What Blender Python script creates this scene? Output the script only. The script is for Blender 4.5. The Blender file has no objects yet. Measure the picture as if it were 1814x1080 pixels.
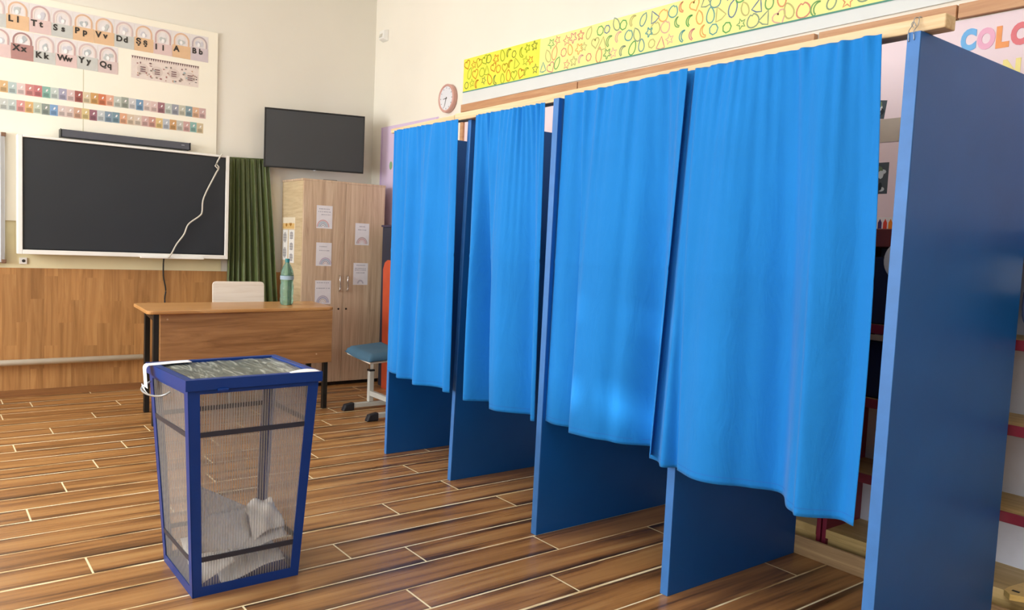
import bpy, bmesh, math, random
from mathutils import Vector, Matrix
random.seed(7)
SC = bpy.context.scene
COL = SC.collection
PI = math.pi

# ------------------------------------------------------------------ materials
def lin(h):
    if isinstance(h, str):
        h = tuple(int(h[i:i+2], 16) for i in (0, 2, 4))
    r = []
    for c in h:
        c /= 255.0
        r.append(c/12.92 if c <= .04045 else ((c+.055)/1.055)**2.4)
    return tuple(r) + (1.0,)

def scale(c, k):
    return (c[0]*k, c[1]*k, c[2]*k, 1.0)

class NT:
    def __init__(self, name):
        m = bpy.data.materials.new(name); m.use_nodes = True
        self.m = m; self.t = m.node_tree; self.n = self.t.nodes
        self.bsdf = self.n['Principled BSDF']; self.out = self.n['Material Output']
    def add(self, typ, **kw):
        nd = self.n.new(typ)
        for k, v in kw.items():
            setattr(nd, k, v)
        return nd
    def link(self, a, b): self.t.links.new(a, b)
    def coords(self, sc=(1, 1, 1), kind='Object', loc=(0, 0, 0)):
        tc = self.add('ShaderNodeTexCoord'); mp = self.add('ShaderNodeMapping')
        mp.inputs['Scale'].default_value = sc; mp.inputs['Location'].default_value = loc
        self.link(tc.outputs[kind], mp.inputs['Vector']); return mp.outputs['Vector']
    def noise(self, vec, s=5, detail=4, rough=.5, dist=0):
        nz = self.add('ShaderNodeTexNoise'); nz.inputs['Scale'].default_value = s
        nz.inputs['Detail'].default_value = detail; nz.inputs['Roughness'].default_value = rough
        nz.inputs['Distortion'].default_value = dist
        self.link(vec, nz.inputs['Vector']); return nz.outputs['Fac']
    def ramp(self, fac, stops):
        r = self.add('ShaderNodeValToRGB'); e = r.color_ramp.elements
        while len(e) < len(stops): e.new(.5)
        for i, (p, c) in enumerate(stops):
            e[i].position = p; e[i].color = c
        self.link(fac, r.inputs['Fac']); return r.outputs['Color']
    def bump(self, fac, strength=.1, dist=.01):
        b = self.add('ShaderNodeBump'); b.inputs['Strength'].default_value = strength
        b.inputs['Distance'].default_value = dist
        self.link(fac, b.inputs['Height']); self.link(b.outputs['Normal'], self.bsdf.inputs['Normal'])
    def set(self, **kw):
        for k, v in kw.items():
            self.bsdf.inputs[k.replace('_', ' ')].default_value = v

_cache = {}
def plain(name, col, rough=.6, metal=0.0, var=.06, ns=9, spec=.5, bump=0.0, bs=60):
    key = (name, str(col), rough, metal)
    if key in _cache: return _cache[key]
    t = NT(name); c = lin(col)
    v = t.coords()
    f = t.noise(v, ns, 4)
    t.link(t.ramp(f, [(.3, scale(c, 1-var)), (.7, scale(c, 1+var))]), t.bsdf.inputs['Base Color'])
    t.set(Roughness=rough, Metallic=metal)
    t.bsdf.inputs['Specular IOR Level'].default_value = spec
    if bump: t.bump(t.noise(v, bs, 3), bump, .004)
    _cache[key] = t.m
    return t.m

def wood(name, stops, sc=(14, 14, 1.0), rough=.45, ns=1.6, dist=1.2, bump=.06):
    t = NT(name); v = t.coords(sc)
    f = t.noise(v, ns, 8, .62, dist)
    t.link(t.ramp(f, [(p, lin(c)) for p, c in stops]), t.bsdf.inputs['Base Color'])
    t.set(Roughness=rough)
    if bump: t.bump(f, bump, .003)
    return t.m

def paper(col): return plain('paper_' + (col if isinstance(col, str) else '%02x%02x%02x' % tuple(col)), col, .8, var=.03, ns=25, spec=.2)

M = {}
M['wall'] = plain('cream_plaster', 'f0eadd', .85, var=.025, ns=1.3, spec=.15, bump=.05, bs=35)
M['wall2'] = plain('cream_plaster_end_wall', 'e9e4d8', .85, var=.025, ns=1.1, spec=.15, bump=.05, bs=35)
M['ceil'] = plain('white_ceiling', 'f4f0e6', .9, var=.01, spec=.1)
M['board'] = plain('white_panel', 'f7f1e0', .55, var=.012, ns=2, spec=.3)
M['yellowwall'] = plain('yellow_wall_paint', 'eadfb6', .8, var=.02, spec=.2)
M['joint'] = plain('panel_joint', 'cfc9ae', .8)
M['headwhite'] = plain('white_gloss_board', 'e2e5e3', .5, var=.01, spec=.4)
M['blue'] = None

t = NT('blue_painted_chipboard')
v = t.coords(); f = t.noise(v, 3, 5)
c = lin('125ba8')
t.link(t.ramp(f, [(.25, scale(c, .9)), (.75, scale(c, 1.1))]), t.bsdf.inputs['Base Color'])
t.set(Roughness=.4); t.bsdf.inputs['Specular IOR Level'].default_value = .35; t.bump(t.noise(v, 90, 2), .05, .002)
M['blue'] = t.m
c2 = lin('4b86c8')
M['blueedge'] = plain('blue_edge_lit', '3874ba', .5, var=.08, ns=14)  # edge banding, its colour lightened for the side that faces the windows
M['navy'] = plain('navy_blue_metal_paint', '0f3780', .35, var=.06, ns=8, spec=.3)
M['navydark'] = plain('dark_slate_bar', '2b2c38', .5)

t = NT('blue_curtain_cloth')
v = t.coords(); f = t.noise(v, 2.2, 5)
c = lin('167bca')
t.link(t.ramp(f, [(.3, scale(c, .94)), (.7, scale(c, 1.06))]), t.bsdf.inputs['Base Color'])
t.set(Roughness=.85)
t.bsdf.inputs['Specular IOR Level'].default_value = .25
t.bsdf.inputs['Sheen Weight'].default_value = .12
t.bsdf.inputs['Sheen Roughness'].default_value = .4
wv = t.noise(t.coords((1, 1, 1)), 420, 1)
wr = t.noise(t.coords((1, 5, 1.6)), 2.6, 4, .55, .7)
ad = t.add('ShaderNodeMath', operation='MULTIPLY_ADD'); ad.inputs[1].default_value = .04
t.link(wv, ad.inputs[0]); t.link(wr, ad.inputs[2])
t.bump(ad.outputs[0], .30, .02)
M['curtain'] = t.m
M['seam'] = plain('curtain_hem_thread', '1a6fc4', .9)

t = NT('green_satin_curtain')
v = t.coords((30, 30, 1)); f = t.noise(v, 1, 3)
t.link(t.ramp(f, [(.3, lin('414f24')), (.7, lin('5f6b38'))]), t.bsdf.inputs['Base Color'])
t.set(Roughness=.42); t.bsdf.inputs['Sheen Weight'].default_value = .3
M['green'] = t.m

M['pine'] = wood('raw_pine', [(.3, 'cda97c'), (.5, 'dcc096'), (.7, 'e5cda8')], (18, .8, 18), .6, 2.2, .8)
M['pine2'] = wood('raw_pine_board', [(.3, '9c7c57'), (.5, 'b8976c'), (.7, 'c7a87c')], (18, 1.0, 18), .65, 2.2, .8)
M['rail'] = wood('brown_frame_wood', [(.3, 'b98560'), (.5, 'c7956c'), (.7, 'd0a27a')], (20, 1.2, 20), .5, 2, .8)
M['oak'] = wood('light_oak_laminate', [(.25, 'ab8f76'), (.45, 'c6aa8e'), (.6, 'd4bb9f'), (.8, 'e0c9ae')], (16, 16, .9), .5, 1.3, 1.4, .03)
M['oakside'] = wood('light_oak_laminate_side', [(.25, 'b9a07c'), (.45, 'cdb690'), (.7, 'dcc8a4')], (2, 2.0, 22), .5, 1.2, 1.2, .03)
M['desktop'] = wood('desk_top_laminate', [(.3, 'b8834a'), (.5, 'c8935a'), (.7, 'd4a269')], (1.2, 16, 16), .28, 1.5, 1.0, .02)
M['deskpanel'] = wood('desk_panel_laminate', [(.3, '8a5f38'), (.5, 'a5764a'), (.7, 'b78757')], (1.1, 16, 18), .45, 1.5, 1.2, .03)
M['birch'] = wood('pale_birch_ply', [(.3, 'e3d5c4'), (.5, 'efe4d6'), (.7, 'f5ece0')], (1, 10, 16), .5, 1.5, .8, .02)
M['shelfwood'] = wood('shelf_wood', [(.3, 'a98d58'), (.5, 'c4a66a'), (.7, 'd0b47c')], (16, 1.2, 16), .5, 1.5, 1.0, .02)
M['maroon'] = plain('dark_red_edge', '84243a', .45)
M['redbrown'] = plain('red_brown_board', '7a3a36', .5)
M['white'] = plain('white_plastic', 'f0eee8', .4, var=.015)
M['whitemetal'] = plain('white_enamel', 'eee9da', .35, var=.015)
M['alum'] = plain('aluminium', 'c9ccd0', .3, .9, var=.03)
M['grey'] = plain('grey_painted_steel', 'c6c7c0', .4, .1, var=.03)
M['chrome'] = plain('chrome', 'd6d6d6', .18, 1.0, var=.02)
M['black'] = plain('black_steel', '15130f', .45, var=.1)
M['blackplast'] = plain('black_plastic', '121418', .4, var=.1)
M['bezel'] = plain('black_bezel', '0e0f12', .35)
M['rubber'] = plain('black_rubber', '1a1a20', .6)
M['soundbar'] = plain('grey_speaker_cloth', '55555c', .8, bump=.1, bs=300)
M['backwhite'] = plain('white_back_panel', 'c9ccda', .6)
M['tealfab'] = plain('blue_grey_fabric', '3c5f76', .9, bump=.12, bs=200)
M['orange'] = plain('orange_red_paint', 'c65230', .5)
M['navyfab'] = plain('navy_fabric', '18203c', .8, bump=.1, bs=150)
M['cableW'] = plain('white_cable', 'cfcabd', .5)
M['cableB'] = plain('black_cable', '181512', .5)
M['galv'] = plain('wire_steel', 'a9adb0', .35, .8)
M['pink'] = plain('pink_poster_paper', 'ecd8de', .75, var=.02, ns=4, spec=.2)
M['lilac'] = plain('lilac_poster_paper', 'dbc6e2', .75, var=.02, ns=4, spec=.2)
M['rose'] = plain('rose_plastic', 'd2a296', .4)
M['pale'] = plain('clock_face', 'e3e4ea', .5, var=.01)
M['ink'] = plain('dark_print', '3c3834', .8, var=.02)
M['greyink'] = plain('grey_print', '9a9aa2', .8)

def screen(name, col, rough):
    t = NT(name); v = t.coords(); f = t.noise(v, 1.5, 2)
    c = lin(col)
    t.link(t.ramp(f, [(.3, scale(c, .92)), (.7, scale(c, 1.08))]), t.bsdf.inputs['Base Color'])
    t.set(Roughness=rough); t.bsdf.inputs['Specular IOR Level'].default_value = .5
    return t.m
M['screen'] = screen('matte_display_glass', '2a2e33', .42)
M['tvscreen'] = screen('tv_panel_glass', '36383b', .34)

# wainscot: vertical laminate strips
t = NT('wainscot_strips')
v = t.coords((1, 1, 1))
sep = t.add('ShaderNodeSeparateXYZ'); t.link(v, sep.inputs[0])
dv = t.add('ShaderNodeMath', operation='DIVIDE'); t.link(sep.outputs['X'], dv.inputs[0]); dv.inputs[1].default_value = .093
fl = t.add('ShaderNodeMath', operation='FLOOR'); t.link(dv.outputs[0], fl.inputs[0])
zz = t.add('ShaderNodeMath', operation='MULTIPLY_ADD'); t.link(fl.outputs[0], zz.inputs[0]); zz.inputs[1].default_value = .37; t.link(sep.outputs['Z'], zz.inputs[2])
dz = t.add('ShaderNodeMath', operation='DIVIDE'); t.link(zz.outputs[0], dz.inputs[0]); dz.inputs[1].default_value = .55
fz = t.add('ShaderNodeMath', operation='FLOOR'); t.link(dz.outputs[0], fz.inputs[0])
cb = t.add('ShaderNodeCombineXYZ'); t.link(fl.outputs[0], cb.inputs[0]); t.link(fz.outputs[0], cb.inputs[1])
wn = t.add('ShaderNodeTexWhiteNoise', noise_dimensions='3D'); t.link(cb.outputs[0], wn.inputs['Vector'])
off = t.add('ShaderNodeVectorMath', operation='MULTIPLY_ADD'); t.link(wn.outputs['Color'], off.inputs[0]); off.inputs[1].default_value = (7, 7, 7); t.link(v, off.inputs[2])
mp = t.add('ShaderNodeMapping'); mp.inputs['Scale'].default_value = (26, 26, 1.5); t.link(off.outputs[0], mp.inputs['Vector'])
g = t.noise(mp.outputs[0], 1.0, 8, .6, 1.0)
base = t.ramp(g, [(.25, lin('94683a')), (.5, lin('b5834e')), (.75, lin('c79860'))])
mx = t.add('ShaderNodeMix', data_type='RGBA', blend_type='MULTIPLY'); mx.inputs['Factor'].default_value = 1.0
t.link(base, mx.inputs['A'])
t.link(t.ramp(wn.outputs['Value'], [(0, (.78, .76, .74, 1)), (1, (1.05, 1.04, 1.03, 1))]), mx.inputs['B'])
t.link(mx.outputs['Result'], t.bsdf.inputs['Base Color']); t.set(Roughness=.5)
M['wainscot'] = t.m
M['skirt'] = wood('dark_skirting', [(.3, '7a5030'), (.6, '926339')], (1, 14, 14), .45)

# floor planks (UV: metres along the plank, 0..1 across; colour attribute: plank random)
t = NT('wood_look_tile')
uv = t.add('ShaderNodeUVMap'); uv.uv_map = 'plank_uv'
at = t.add('ShaderNodeAttribute'); at.attribute_name = 'plank_rnd'
sc_ = t.add('ShaderNodeVectorMath', operation='MULTIPLY_ADD'); t.link(at.outputs['Color'], sc_.inputs[0]); sc_.inputs[1].default_value = (37, 23, 11); t.link(uv.outputs['UV'], sc_.inputs[2])
def fnoise(sx, sy, detail, dist, rough=.55):
    mp = t.add('ShaderNodeMapping'); mp.inputs['Scale'].default_value = (sx, sy, 1); t.link(sc_.outputs[0], mp.inputs['Vector'])
    return t.noise(mp.outputs[0], 1.0, detail, rough, dist)
big = fnoise(.8, 2.6, 3, .5)
grain = fnoise(1.1, 6.5, 7, .8, .6)
sepuv = t.add('ShaderNodeSeparateXYZ'); t.link(uv.outputs['UV'], sepuv.inputs[0])
ed = t.add('ShaderNodeMath', operation='SUBTRACT'); t.link(sepuv.outputs['Y'], ed.inputs[0]); ed.inputs[1].default_value = .5
ab = t.add('ShaderNodeMath', operation='ABSOLUTE'); t.link(ed.outputs[0], ab.inputs[0])
pw = t.add('ShaderNodeMath', operation='POWER'); t.link(ab.outputs[0], pw.inputs[0]); pw.inputs[1].default_value = 2.6
m1 = t.add('ShaderNodeMath', operation='MULTIPLY_ADD'); t.link(grain, m1.inputs[0]); m1.inputs[1].default_value = .34
m0 = t.add('ShaderNodeMath', operation='MULTIPLY'); t.link(big, m0.inputs[0]); m0.inputs[1].default_value = .82
t.link(m0.outputs[0], m1.inputs[2])
en = fnoise(1.7, 1.1, 3, .5)
er = t.add('ShaderNodeMapRange'); t.link(en, er.inputs[0]); er.inputs[1].default_value = .38; er.inputs[2].default_value = .66; er.inputs[3].default_value = 0; er.inputs[4].default_value = 1.45
pm = t.add('ShaderNodeMath', operation='MULTIPLY'); t.link(pw.outputs[0], pm.inputs[0]); t.link(er.outputs[0], pm.inputs[1])
m2 = t.add('ShaderNodeMath', operation='MULTIPLY_ADD'); t.link(pm.outputs[0], m2.inputs[0]); m2.inputs[1].default_value = -1.15; t.link(m1.outputs[0], m2.inputs[2])
t.link(t.ramp(m2.outputs[0], [(.29, lin('3c2817')), (.40, lin('64452a')), (.50, lin('8f633a')), (.60, lin('ab7a48')), (.76, lin('bf925c'))]), t.bsdf.inputs['Base Color'])
rr = t.add('ShaderNodeMapRange'); t.link(grain, rr.inputs[0]); rr.inputs[3].default_value = .22; rr.inputs[4].default_value = .38
t.link(rr.outputs[0], t.bsdf.inputs['Roughness'])
t.bump(grain, .18, .002)
M['plank'] = t.m
t = NT('tile_grout')
v = t.coords((1.6, 9, 1)); f = t.noise(v, 1.5, 4, .6)
t.link(t.ramp(f, [(.36, lin('b08a58')), (.46, lin('e2c692')), (.58, lin('fbecc6'))]), t.bsdf.inputs['Base Color']); t.set(Roughness=.6)
M['grout'] = t.m
M['jointgrout'] = plain('tile_joint_grout', 'f0dfb4', .6)

# polycarbonate
def poly(name, tint, diff, dcol, stripes, gl=.12):
    t = NT(name); n = t.n; n.remove(t.bsdf)
    tr = t.add('ShaderNodeBsdfTransparent'); tr.inputs['Color'].default_value = tint
    df = t.add('ShaderNodeBsdfDiffuse'); df.inputs['Color'].default_value = dcol
    tl = t.add('ShaderNodeBsdfTranslucent'); tl.inputs['Color'].default_value = dcol
    dd = t.add('ShaderNodeMixShader'); dd.inputs['Fac'].default_value = .45
    t.link(df.outputs[0], dd.inputs[1]); t.link(tl.outputs[0], dd.inputs[2])
    mx = t.add('ShaderNodeMixShader')
    t.link(tr.outputs[0], mx.inputs[1]); t.link(dd.outputs[0], mx.inputs[2])
    if stripes:
        v = t.coords()
        sp = t.add('ShaderNodeSeparateXYZ'); t.link(v, sp.inputs[0])
        sm = t.add('ShaderNodeMath', operation='MULTIPLY'); t.link(sp.outputs[stripes], sm.inputs[0]); sm.inputs[1].default_value = 2*PI/.0098
        sn = t.add('ShaderNodeMath', operation='SINE'); t.link(sm.outputs[0], sn.inputs[0])
        mr = t.add('ShaderNodeMapRange'); t.link(sn.outputs[0], mr.inputs[0]); mr.inputs[1].default_value = -1
        mr.inputs[3].default_value = diff*.2; mr.inputs[4].default_value = diff*2.4
        t.link(mr.outputs[0], mx.inputs['Fac'])
    else:
        mx.inputs['Fac'].default_value = diff
    gs = t.add('ShaderNodeBsdfGlossy'); gs.inputs['Roughness'].default_value = .22
    fr = t.add('ShaderNodeMixShader'); fr.inputs['Fac'].default_value = gl
    t.link(mx.outputs[0], fr.inputs[1]); t.link(gs.outputs[0], fr.inputs[2])
    t.link(fr.outputs[0], t.out.inputs['Surface'])
    return t.m
M['polyF'] = poly('ribbed_polycarbonate', (.93, .92, .915, 1), .27, (.42, .41, .40, 1), 'X', .06)
M['polyS'] = poly('ribbed_polycarbonate_side', (.93, .92, .91, 1), .34, (.48, .47, .46, 1), 'Y', .07)

t = NT('clear_lid_film')
v = t.coords((9, 1.4, 1), loc=(.3, .2, 0)); f = t.noise(v, 2.2, 5, .6, 2.5)
t.link(t.ramp(f, [(.32, lin('5f645f')), (.50, lin('83887f')), (.66, lin('ccd0c4'))]), t.bsdf.inputs['Base Color'])  # pale streaks put reflections on the film wrinkles into the colour
t.set(Roughness=.22); t.bump(f, .5, .012)
tr = t.add('ShaderNodeBsdfTransparent'); tr.inputs['Color'].default_value = (.92, .93, .9, 1)
mx = t.add('ShaderNodeMixShader'); mx.inputs['Fac'].default_value = .84
t.link(tr.outputs[0], mx.inputs[1]); t.link(t.bsdf.outputs[0], mx.inputs[2]); t.link(mx.outputs[0], t.out.inputs['Surface'])
M['lid'] = t.m

t = NT('green_bottle_plastic')
t.set(Roughness=.12, IOR=1.25); t.bsdf.inputs['Transmission Weight'].default_value = .8
v = t.coords((1, 1, 3)); f = t.noise(v, 16, 3, .5, .8)
t.link(t.ramp(f, [(.3, lin('9adcc6')), (.7, lin('c6f0e2'))]), t.bsdf.inputs['Base Color']); t.bump(f, .35, .01)
M['bottle'] = t.m
M['cap'] = plain('teal_cap', '2b7f85', .4)
t = NT('daylit_pane')
em = t.add('ShaderNodeEmission'); em.inputs['Color'].default_value = (.95, .98, 1, 1); em.inputs['Strength'].default_value = 3.0
t.link(em.outputs[0], t.out.inputs['Surface'])
M['pane'] = t.m

# ------------------------------------------------------------------ mesh helpers
class MB:
    def __init__(self, *mats):
        self.bm = bmesh.new(); self.mats = list(mats); self.mi = 0
    def use(self, m):
        if m not in self.mats: self.mats.append(m)
        self.mi = self.mats.index(m); return self
    def face(self, vs):
        try:
            f = self.bm.faces.new(vs); f.material_index = self.mi; return f
        except ValueError:
            return None
    def box(self, x0, x1, y0, y1, z0, z1):
        V = [self.bm.verts.new(p) for p in ((x0,y0,z0),(x1,y0,z0),(x1,y1,z0),(x0,y1,z0),(x0,y0,z1),(x1,y0,z1),(x1,y1,z1),(x0,y1,z1))]
        for q in ((3,2,1,0),(4,5,6,7),(0,1,5,4),(1,2,6,5),(2,3,7,6),(3,0,4,7)):
            self.face([V[i] for i in q])
        return self
    def hexa(self, b, tp):
        """prism between two same-length loops of 3-D points"""
        A = [self.bm.verts.new(p) for p in b]; B = [self.bm.verts.new(p) for p in tp]; n = len(A)
        self.face(A[::-1]); self.face(B)
        for i in range(n):
            self.face([A[i], A[(i+1) % n], B[(i+1) % n], B[i]])
        return self
    def flat(self, fr, poly, off=0.0, th=.0006):
        """thin sheet on a wall frame: fr(a,b,off)->point"""
        return self.hexa([fr(a, b, off) for a, b in poly], [fr(a, b, off+th) for a, b in poly])
    def rect(self, fr, a0, a1, b0, b1, off=0.0, th=.0006):
        return self.flat(fr, [(a0,b0),(a1,b0),(a1,b1),(a0,b1)], off, th)
    def ring(self, fr, outer, inner, off=0.0, th=.0006, closed=True):
        n = len(outer); rng = n if closed else n-1
        for i in range(rng):
            j = (i+1) % n
            self.flat(fr, [outer[i], outer[j], inner[j], inner[i]], off, th)
        return self
    def tube(self, pts, r, seg=10, caps=True):
        pts = [Vector(p) for p in pts]; rings = []
        up = Vector((0, 0, 1))
        for i, p in enumerate(pts):
            d = (pts[min(i+1, len(pts)-1)] - pts[max(i-1, 0)]).normalized()
            a = d.cross(up)
            if a.length < 1e-4: a = d.cross(Vector((1, 0, 0)))
            a.normalize(); b = a.cross(d).normalized()
            rr = r[i] if isinstance(r, (list, tuple)) else r
            rings.append([self.bm.verts.new(p + (a*math.cos(2*PI*k/seg) + b*math.sin(2*PI*k/seg))*rr) for k in range(seg)])
        for A, B in zip(rings, rings[1:]):
            for k in range(seg):
                self.face([A[k], A[(k+1) % seg], B[(k+1) % seg], B[k]])
        if caps:
            self.face(rings[0][::-1]); self.face(rings[-1])
        return self
    def lathe(self, c, prof, seg=32, axis='z', caps=True):
        rings = []
        for r, h in prof:
            ring = []
            for k in range(seg):
                a = 2*PI*k/seg
                if axis == 'z': p = (c[0]+r*math.cos(a), c[1]+r*math.sin(a), c[2]+h)
                elif axis == 'x': p = (c[0]+h, c[1]+r*math.cos(a), c[2]+r*math.sin(a))
                else: p = (c[0]+r*math.cos(a), c[1]+h, c[2]+r*math.sin(a))
                ring.append(self.bm.verts.new(p))
            rings.append(ring)
        for A, B in zip(rings, rings[1:]):
            for k in range(seg):
                self.face([A[k], A[(k+1) % seg], B[(k+1) % seg], B[k]])
        if caps:
            self.face(rings[0][::-1]); self.face(rings[-1])
        return self
    def grid(self, fn, ns, nt):
        V = [[self.bm.verts.new(fn(i/ns, j/nt)) for i in range(ns+1)] for j in range(nt+1)]
        for j in range(nt):
            for i in range(ns):
                self.face([V[j][i], V[j][i+1], V[j+1][i+1], V[j+1][i]])
        return self
    def build(self, name, parent=None, bevel=0, seg=2, smooth=False, solid=0, local=False, recalc=True):
        bm = self.bm
        if recalc: bmesh.ops.recalc_face_normals(bm, faces=bm.faces)
        me = bpy.data.meshes.new(name)
        if parent is None:
            xs = [v.co for v in bm.verts]
            lo = Vector((min(v.x for v in xs), min(v.y for v in xs), min(v.z for v in xs)))
            hi = Vector((max(v.x for v in xs), max(v.y for v in xs), max(v.z for v in xs)))
            org = Vector(((lo.x+hi.x)/2, (lo.y+hi.y)/2, lo.z))
        elif local: org = Vector((0, 0, 0))
        else: org = wloc(parent)
        bmesh.ops.translate(bm, vec=-org, verts=bm.verts)
        bm.to_mesh(me); bm.free()
        for m in self.mats: me.materials.append(m)
        if smooth:
            for p in me.polygons: p.use_smooth = True
        o = bpy.data.objects.new(name, me); COL.objects.link(o)
        if parent is None: o.location = org
        else: o.parent = parent
        if solid:
            md = o.modifiers.new('thickness', 'SOLIDIFY'); md.thickness = solid; md.offset = 0
        if bevel:
            md = o.modifiers.new('bevel', 'BEVEL'); md.width = bevel; md.segments = seg; md.limit_method = 'ANGLE'; md.angle_limit = math.radians(40)
        return o

def wloc(o):
    v = Vector((0, 0, 0))
    while o: v += o.location; o = o.parent
    return v

def tag(o, label, cat, group=None, kind=None):
    o['label'] = label; o['category'] = cat
    if group: o['group'] = group
    if kind: o['kind'] = kind
    return o
def thing(name, label, cat, loc, group=None, rz=0):
    o = bpy.data.objects.new(name, None); COL.objects.link(o); o.empty_display_size = .1
    o.location = loc; o.rotation_euler.z = rz
    return tag(o, label, cat, group)
def struct(o, label=None):
    o['kind'] = 'structure'
    if label: o['label'] = label
    return o

def FB(y0): return lambda a, b, off=0.0: (a, y0-off, b)          # sheet on a wall facing -Y
def FR(x0): return lambda a, b, off=0.0: (x0-off, a, b)          # sheet on a wall facing -X
def FU(z0): return lambda a, b, off=0.0: (a, b, z0+off)          # sheet lying flat
def circ(cx, cy, rx, ry=None, n=20, a0=0, a1=2*PI):
    ry = rx if ry is None else ry
    full = abs(a1-a0-2*PI) < 1e-6
    k = n if full else n-1
    return [(cx+rx*math.cos(a0+(a1-a0)*i/k), cy+ry*math.sin(a0+(a1-a0)*i/k)) for i in range(n)]

def text_mesh(name, s, size, cols, origin, mat, parent=None, offset=.0, ext=.0004, align='LEFT'):
    cu = bpy.data.curves.new(name, 'FONT'); cu.body = s; cu.size = size; cu.extrude = ext; cu.offset = offset
    cu.align_x = align; cu.resolution_u = 4
    tmp = bpy.data.objects.new(name, cu)
    COL.objects.link(tmp)
    dg = bpy.context.evaluated_depsgraph_get()
    me = bpy.data.meshes.new_from_object(tmp.evaluated_get(dg))
    bpy.data.objects.remove(tmp); bpy.data.curves.remove(cu)
    X, Y = Vector(cols[0]), Vector(cols[1]); Z = X.cross(Y)
    mt = Matrix(((X.x, Y.x, Z.x, 0), (X.y, Y.y, Z.y, 0), (X.z, Y.z, Z.z, 0), (0, 0, 0, 1)))
    me.transform(mt)
    org = Vector(origin)
    if parent is not None: me.transform(Matrix.Translation(org - wloc(parent)))
    me.materials.clear(); me.materials.append(mat); me.name = name
    o = bpy.data.objects.new(name, me); COL.objects.link(o)
    if parent is not None: o.parent = parent
    else: o.location = org
    return o
XB = ((1, 0, 0), (0, 0, 1)); XR = ((0, -1, 0), (0, 0, 1))

# ------------------------------------------------------------------ the setting
YB, XW, XL, YN, ZC = 7.10, 3.60, -3.5, -2.6, 3.95
def build_floor():
    bm = bmesh.new(); uvl = bm.loops.layers.uv.new('plank_uv'); cl = bm.loops.layers.float_color.new('plank_rnd')
    P, L, Y0 = .186, 1.341, 2.537
    known = {-2: .714, -1: .147, 0: .922, 1: .351, 2: .097, 3: 1.113, 4: .533, 7: .966, 8: .400, 10: .592, 12: .796, 14: 1.015, 15: .454, 5: 1.0, 6: 1.2, 9: 1.27, 11: .02, 13: .17, 18: .33, 16: 1.229, 17: .69, 19: .997, 20: .458, 21: 1.225, 22: .67}
    rnd = random.Random(3)
    gw = {}
    def g(k):
        if k not in gw: gw[k] = rnd.choice([.006, .007, .008, .009, .011, .013])
        return gw[k]
    def quad(x0, x1, y0, y1, mi, r=None, u0=0):
        vs = [bm.verts.new((x, y, 0)) for x, y in ((x0,y0),(x1,y0),(x1,y1),(x0,y1))]
        f = bm.faces.new(vs); f.material_index = mi
        for lp, (u, v) in zip(f.loops, ((u0,0),(u0+x1-x0,0),(u0+x1-x0,1),(u0,1))):
            lp[uvl].uv = (u, v)
            if r: lp[cl] = (r[0], r[1], r[2], 1)
    for k in range(-28, 25):
        y0, y1 = Y0+k*P+g(k)/2, Y0+(k+1)*P-g(k+1)/2
        quad(XL, XW, Y0+k*P-g(k)/2, Y0+k*P+g(k)/2, 1)
        off = known.get(k, rnd.random()*L)
        x = XL - ((XL-off) % L)
        jw = .0075
        while x < XW:
            a, b = max(XL, x+jw/2), min(XW, x+L-jw/2)
            if b > a:
                quad(a, b, y0, y1, 0, (rnd.random(), rnd.random(), rnd.random()))
            ja, jb = x+L-jw/2, x+L+jw/2
            if XL < ja and jb < XW: quad(ja, jb, y0, y1, 2)
            x += L
    me = bpy.data.meshes.new('floor'); bm.to_mesh(me); bm.free()
    for m in (M['plank'], M['grout'], M['jointgrout']): me.materials.append(m)
    o = bpy.data.objects.new('floor', me); COL.objects.link(o); struct(o, 'brown wood-look plank tiles with cream grout lines')
build_floor()
struct(MB(M['wall2']).box(XL-.1, XW+.1, YB, YB+.1, -.05, ZC+.05).build('wall_back'))
struct(MB(M['wall']).box(XW, XW+.1, YN-.1, YB, -.05, ZC+.05).build('wall_right'))
struct(MB(M['wall']).box(XL-.1, XW+.1, YN-.1, YN, -.05, ZC+.05).build('wall_rear'))
struct(MB(M['ceil']).box(XL-.1, XW+.1, YN-.1, YB+.1, ZC, ZC+.1).build('ceiling'))
# left wall with three windows and unseen holes added to shape the sun patches
wins = [(-1.6, .3), (1.1, 3.0), (3.9, 5.8)]
WZ0, WZ1 = .95, 2.95
SUN = Vector((2.305+3.5, 2.36-3.66, .89-3.2))
def towall(y, z):
    k = (3.5+2.305)/SUN.x
    return y - SUN.y*k, z - SUN.z*k
holes = [towall(*p)+s for p, s in (((2.495, .70), (.062, .075)), ((2.25, .70), (.085, .08)), ((2.50, 1.092), (.055, .034)), ((2.185, 1.085), (.065, .032)), ((2.02, 1.07), (.03, .06)))]
lw = MB(M['wall'])
T0, T1 = XL-.1, XL
lw.box(T0, T1, YN, YB, -.05, WZ0)
ys = [YN] + [v for w in wins for v in w] + [YB]
for i in range(0, len(ys), 2): lw.box(T0, T1, ys[i], ys[i+1], WZ0, WZ1)
hz0 = min(h[1]-h[3] for h in holes); hz1 = max(h[1]+h[3] for h in holes)
lw.box(T0, T1, YN, YB, WZ1, hz0); lw.box(T0, T1, YN, YB, hz1, ZC+.05)
rows = [sorted(holes[:2]), sorted(holes[2:])]
zl = [(hz0, max(h[1]+h[3] for h in rows[0])), (min(h[1]-h[3] for h in rows[1]), hz1)]
lw.box(T0, T1, YN, YB, zl[0][1], zl[1][0])
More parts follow.
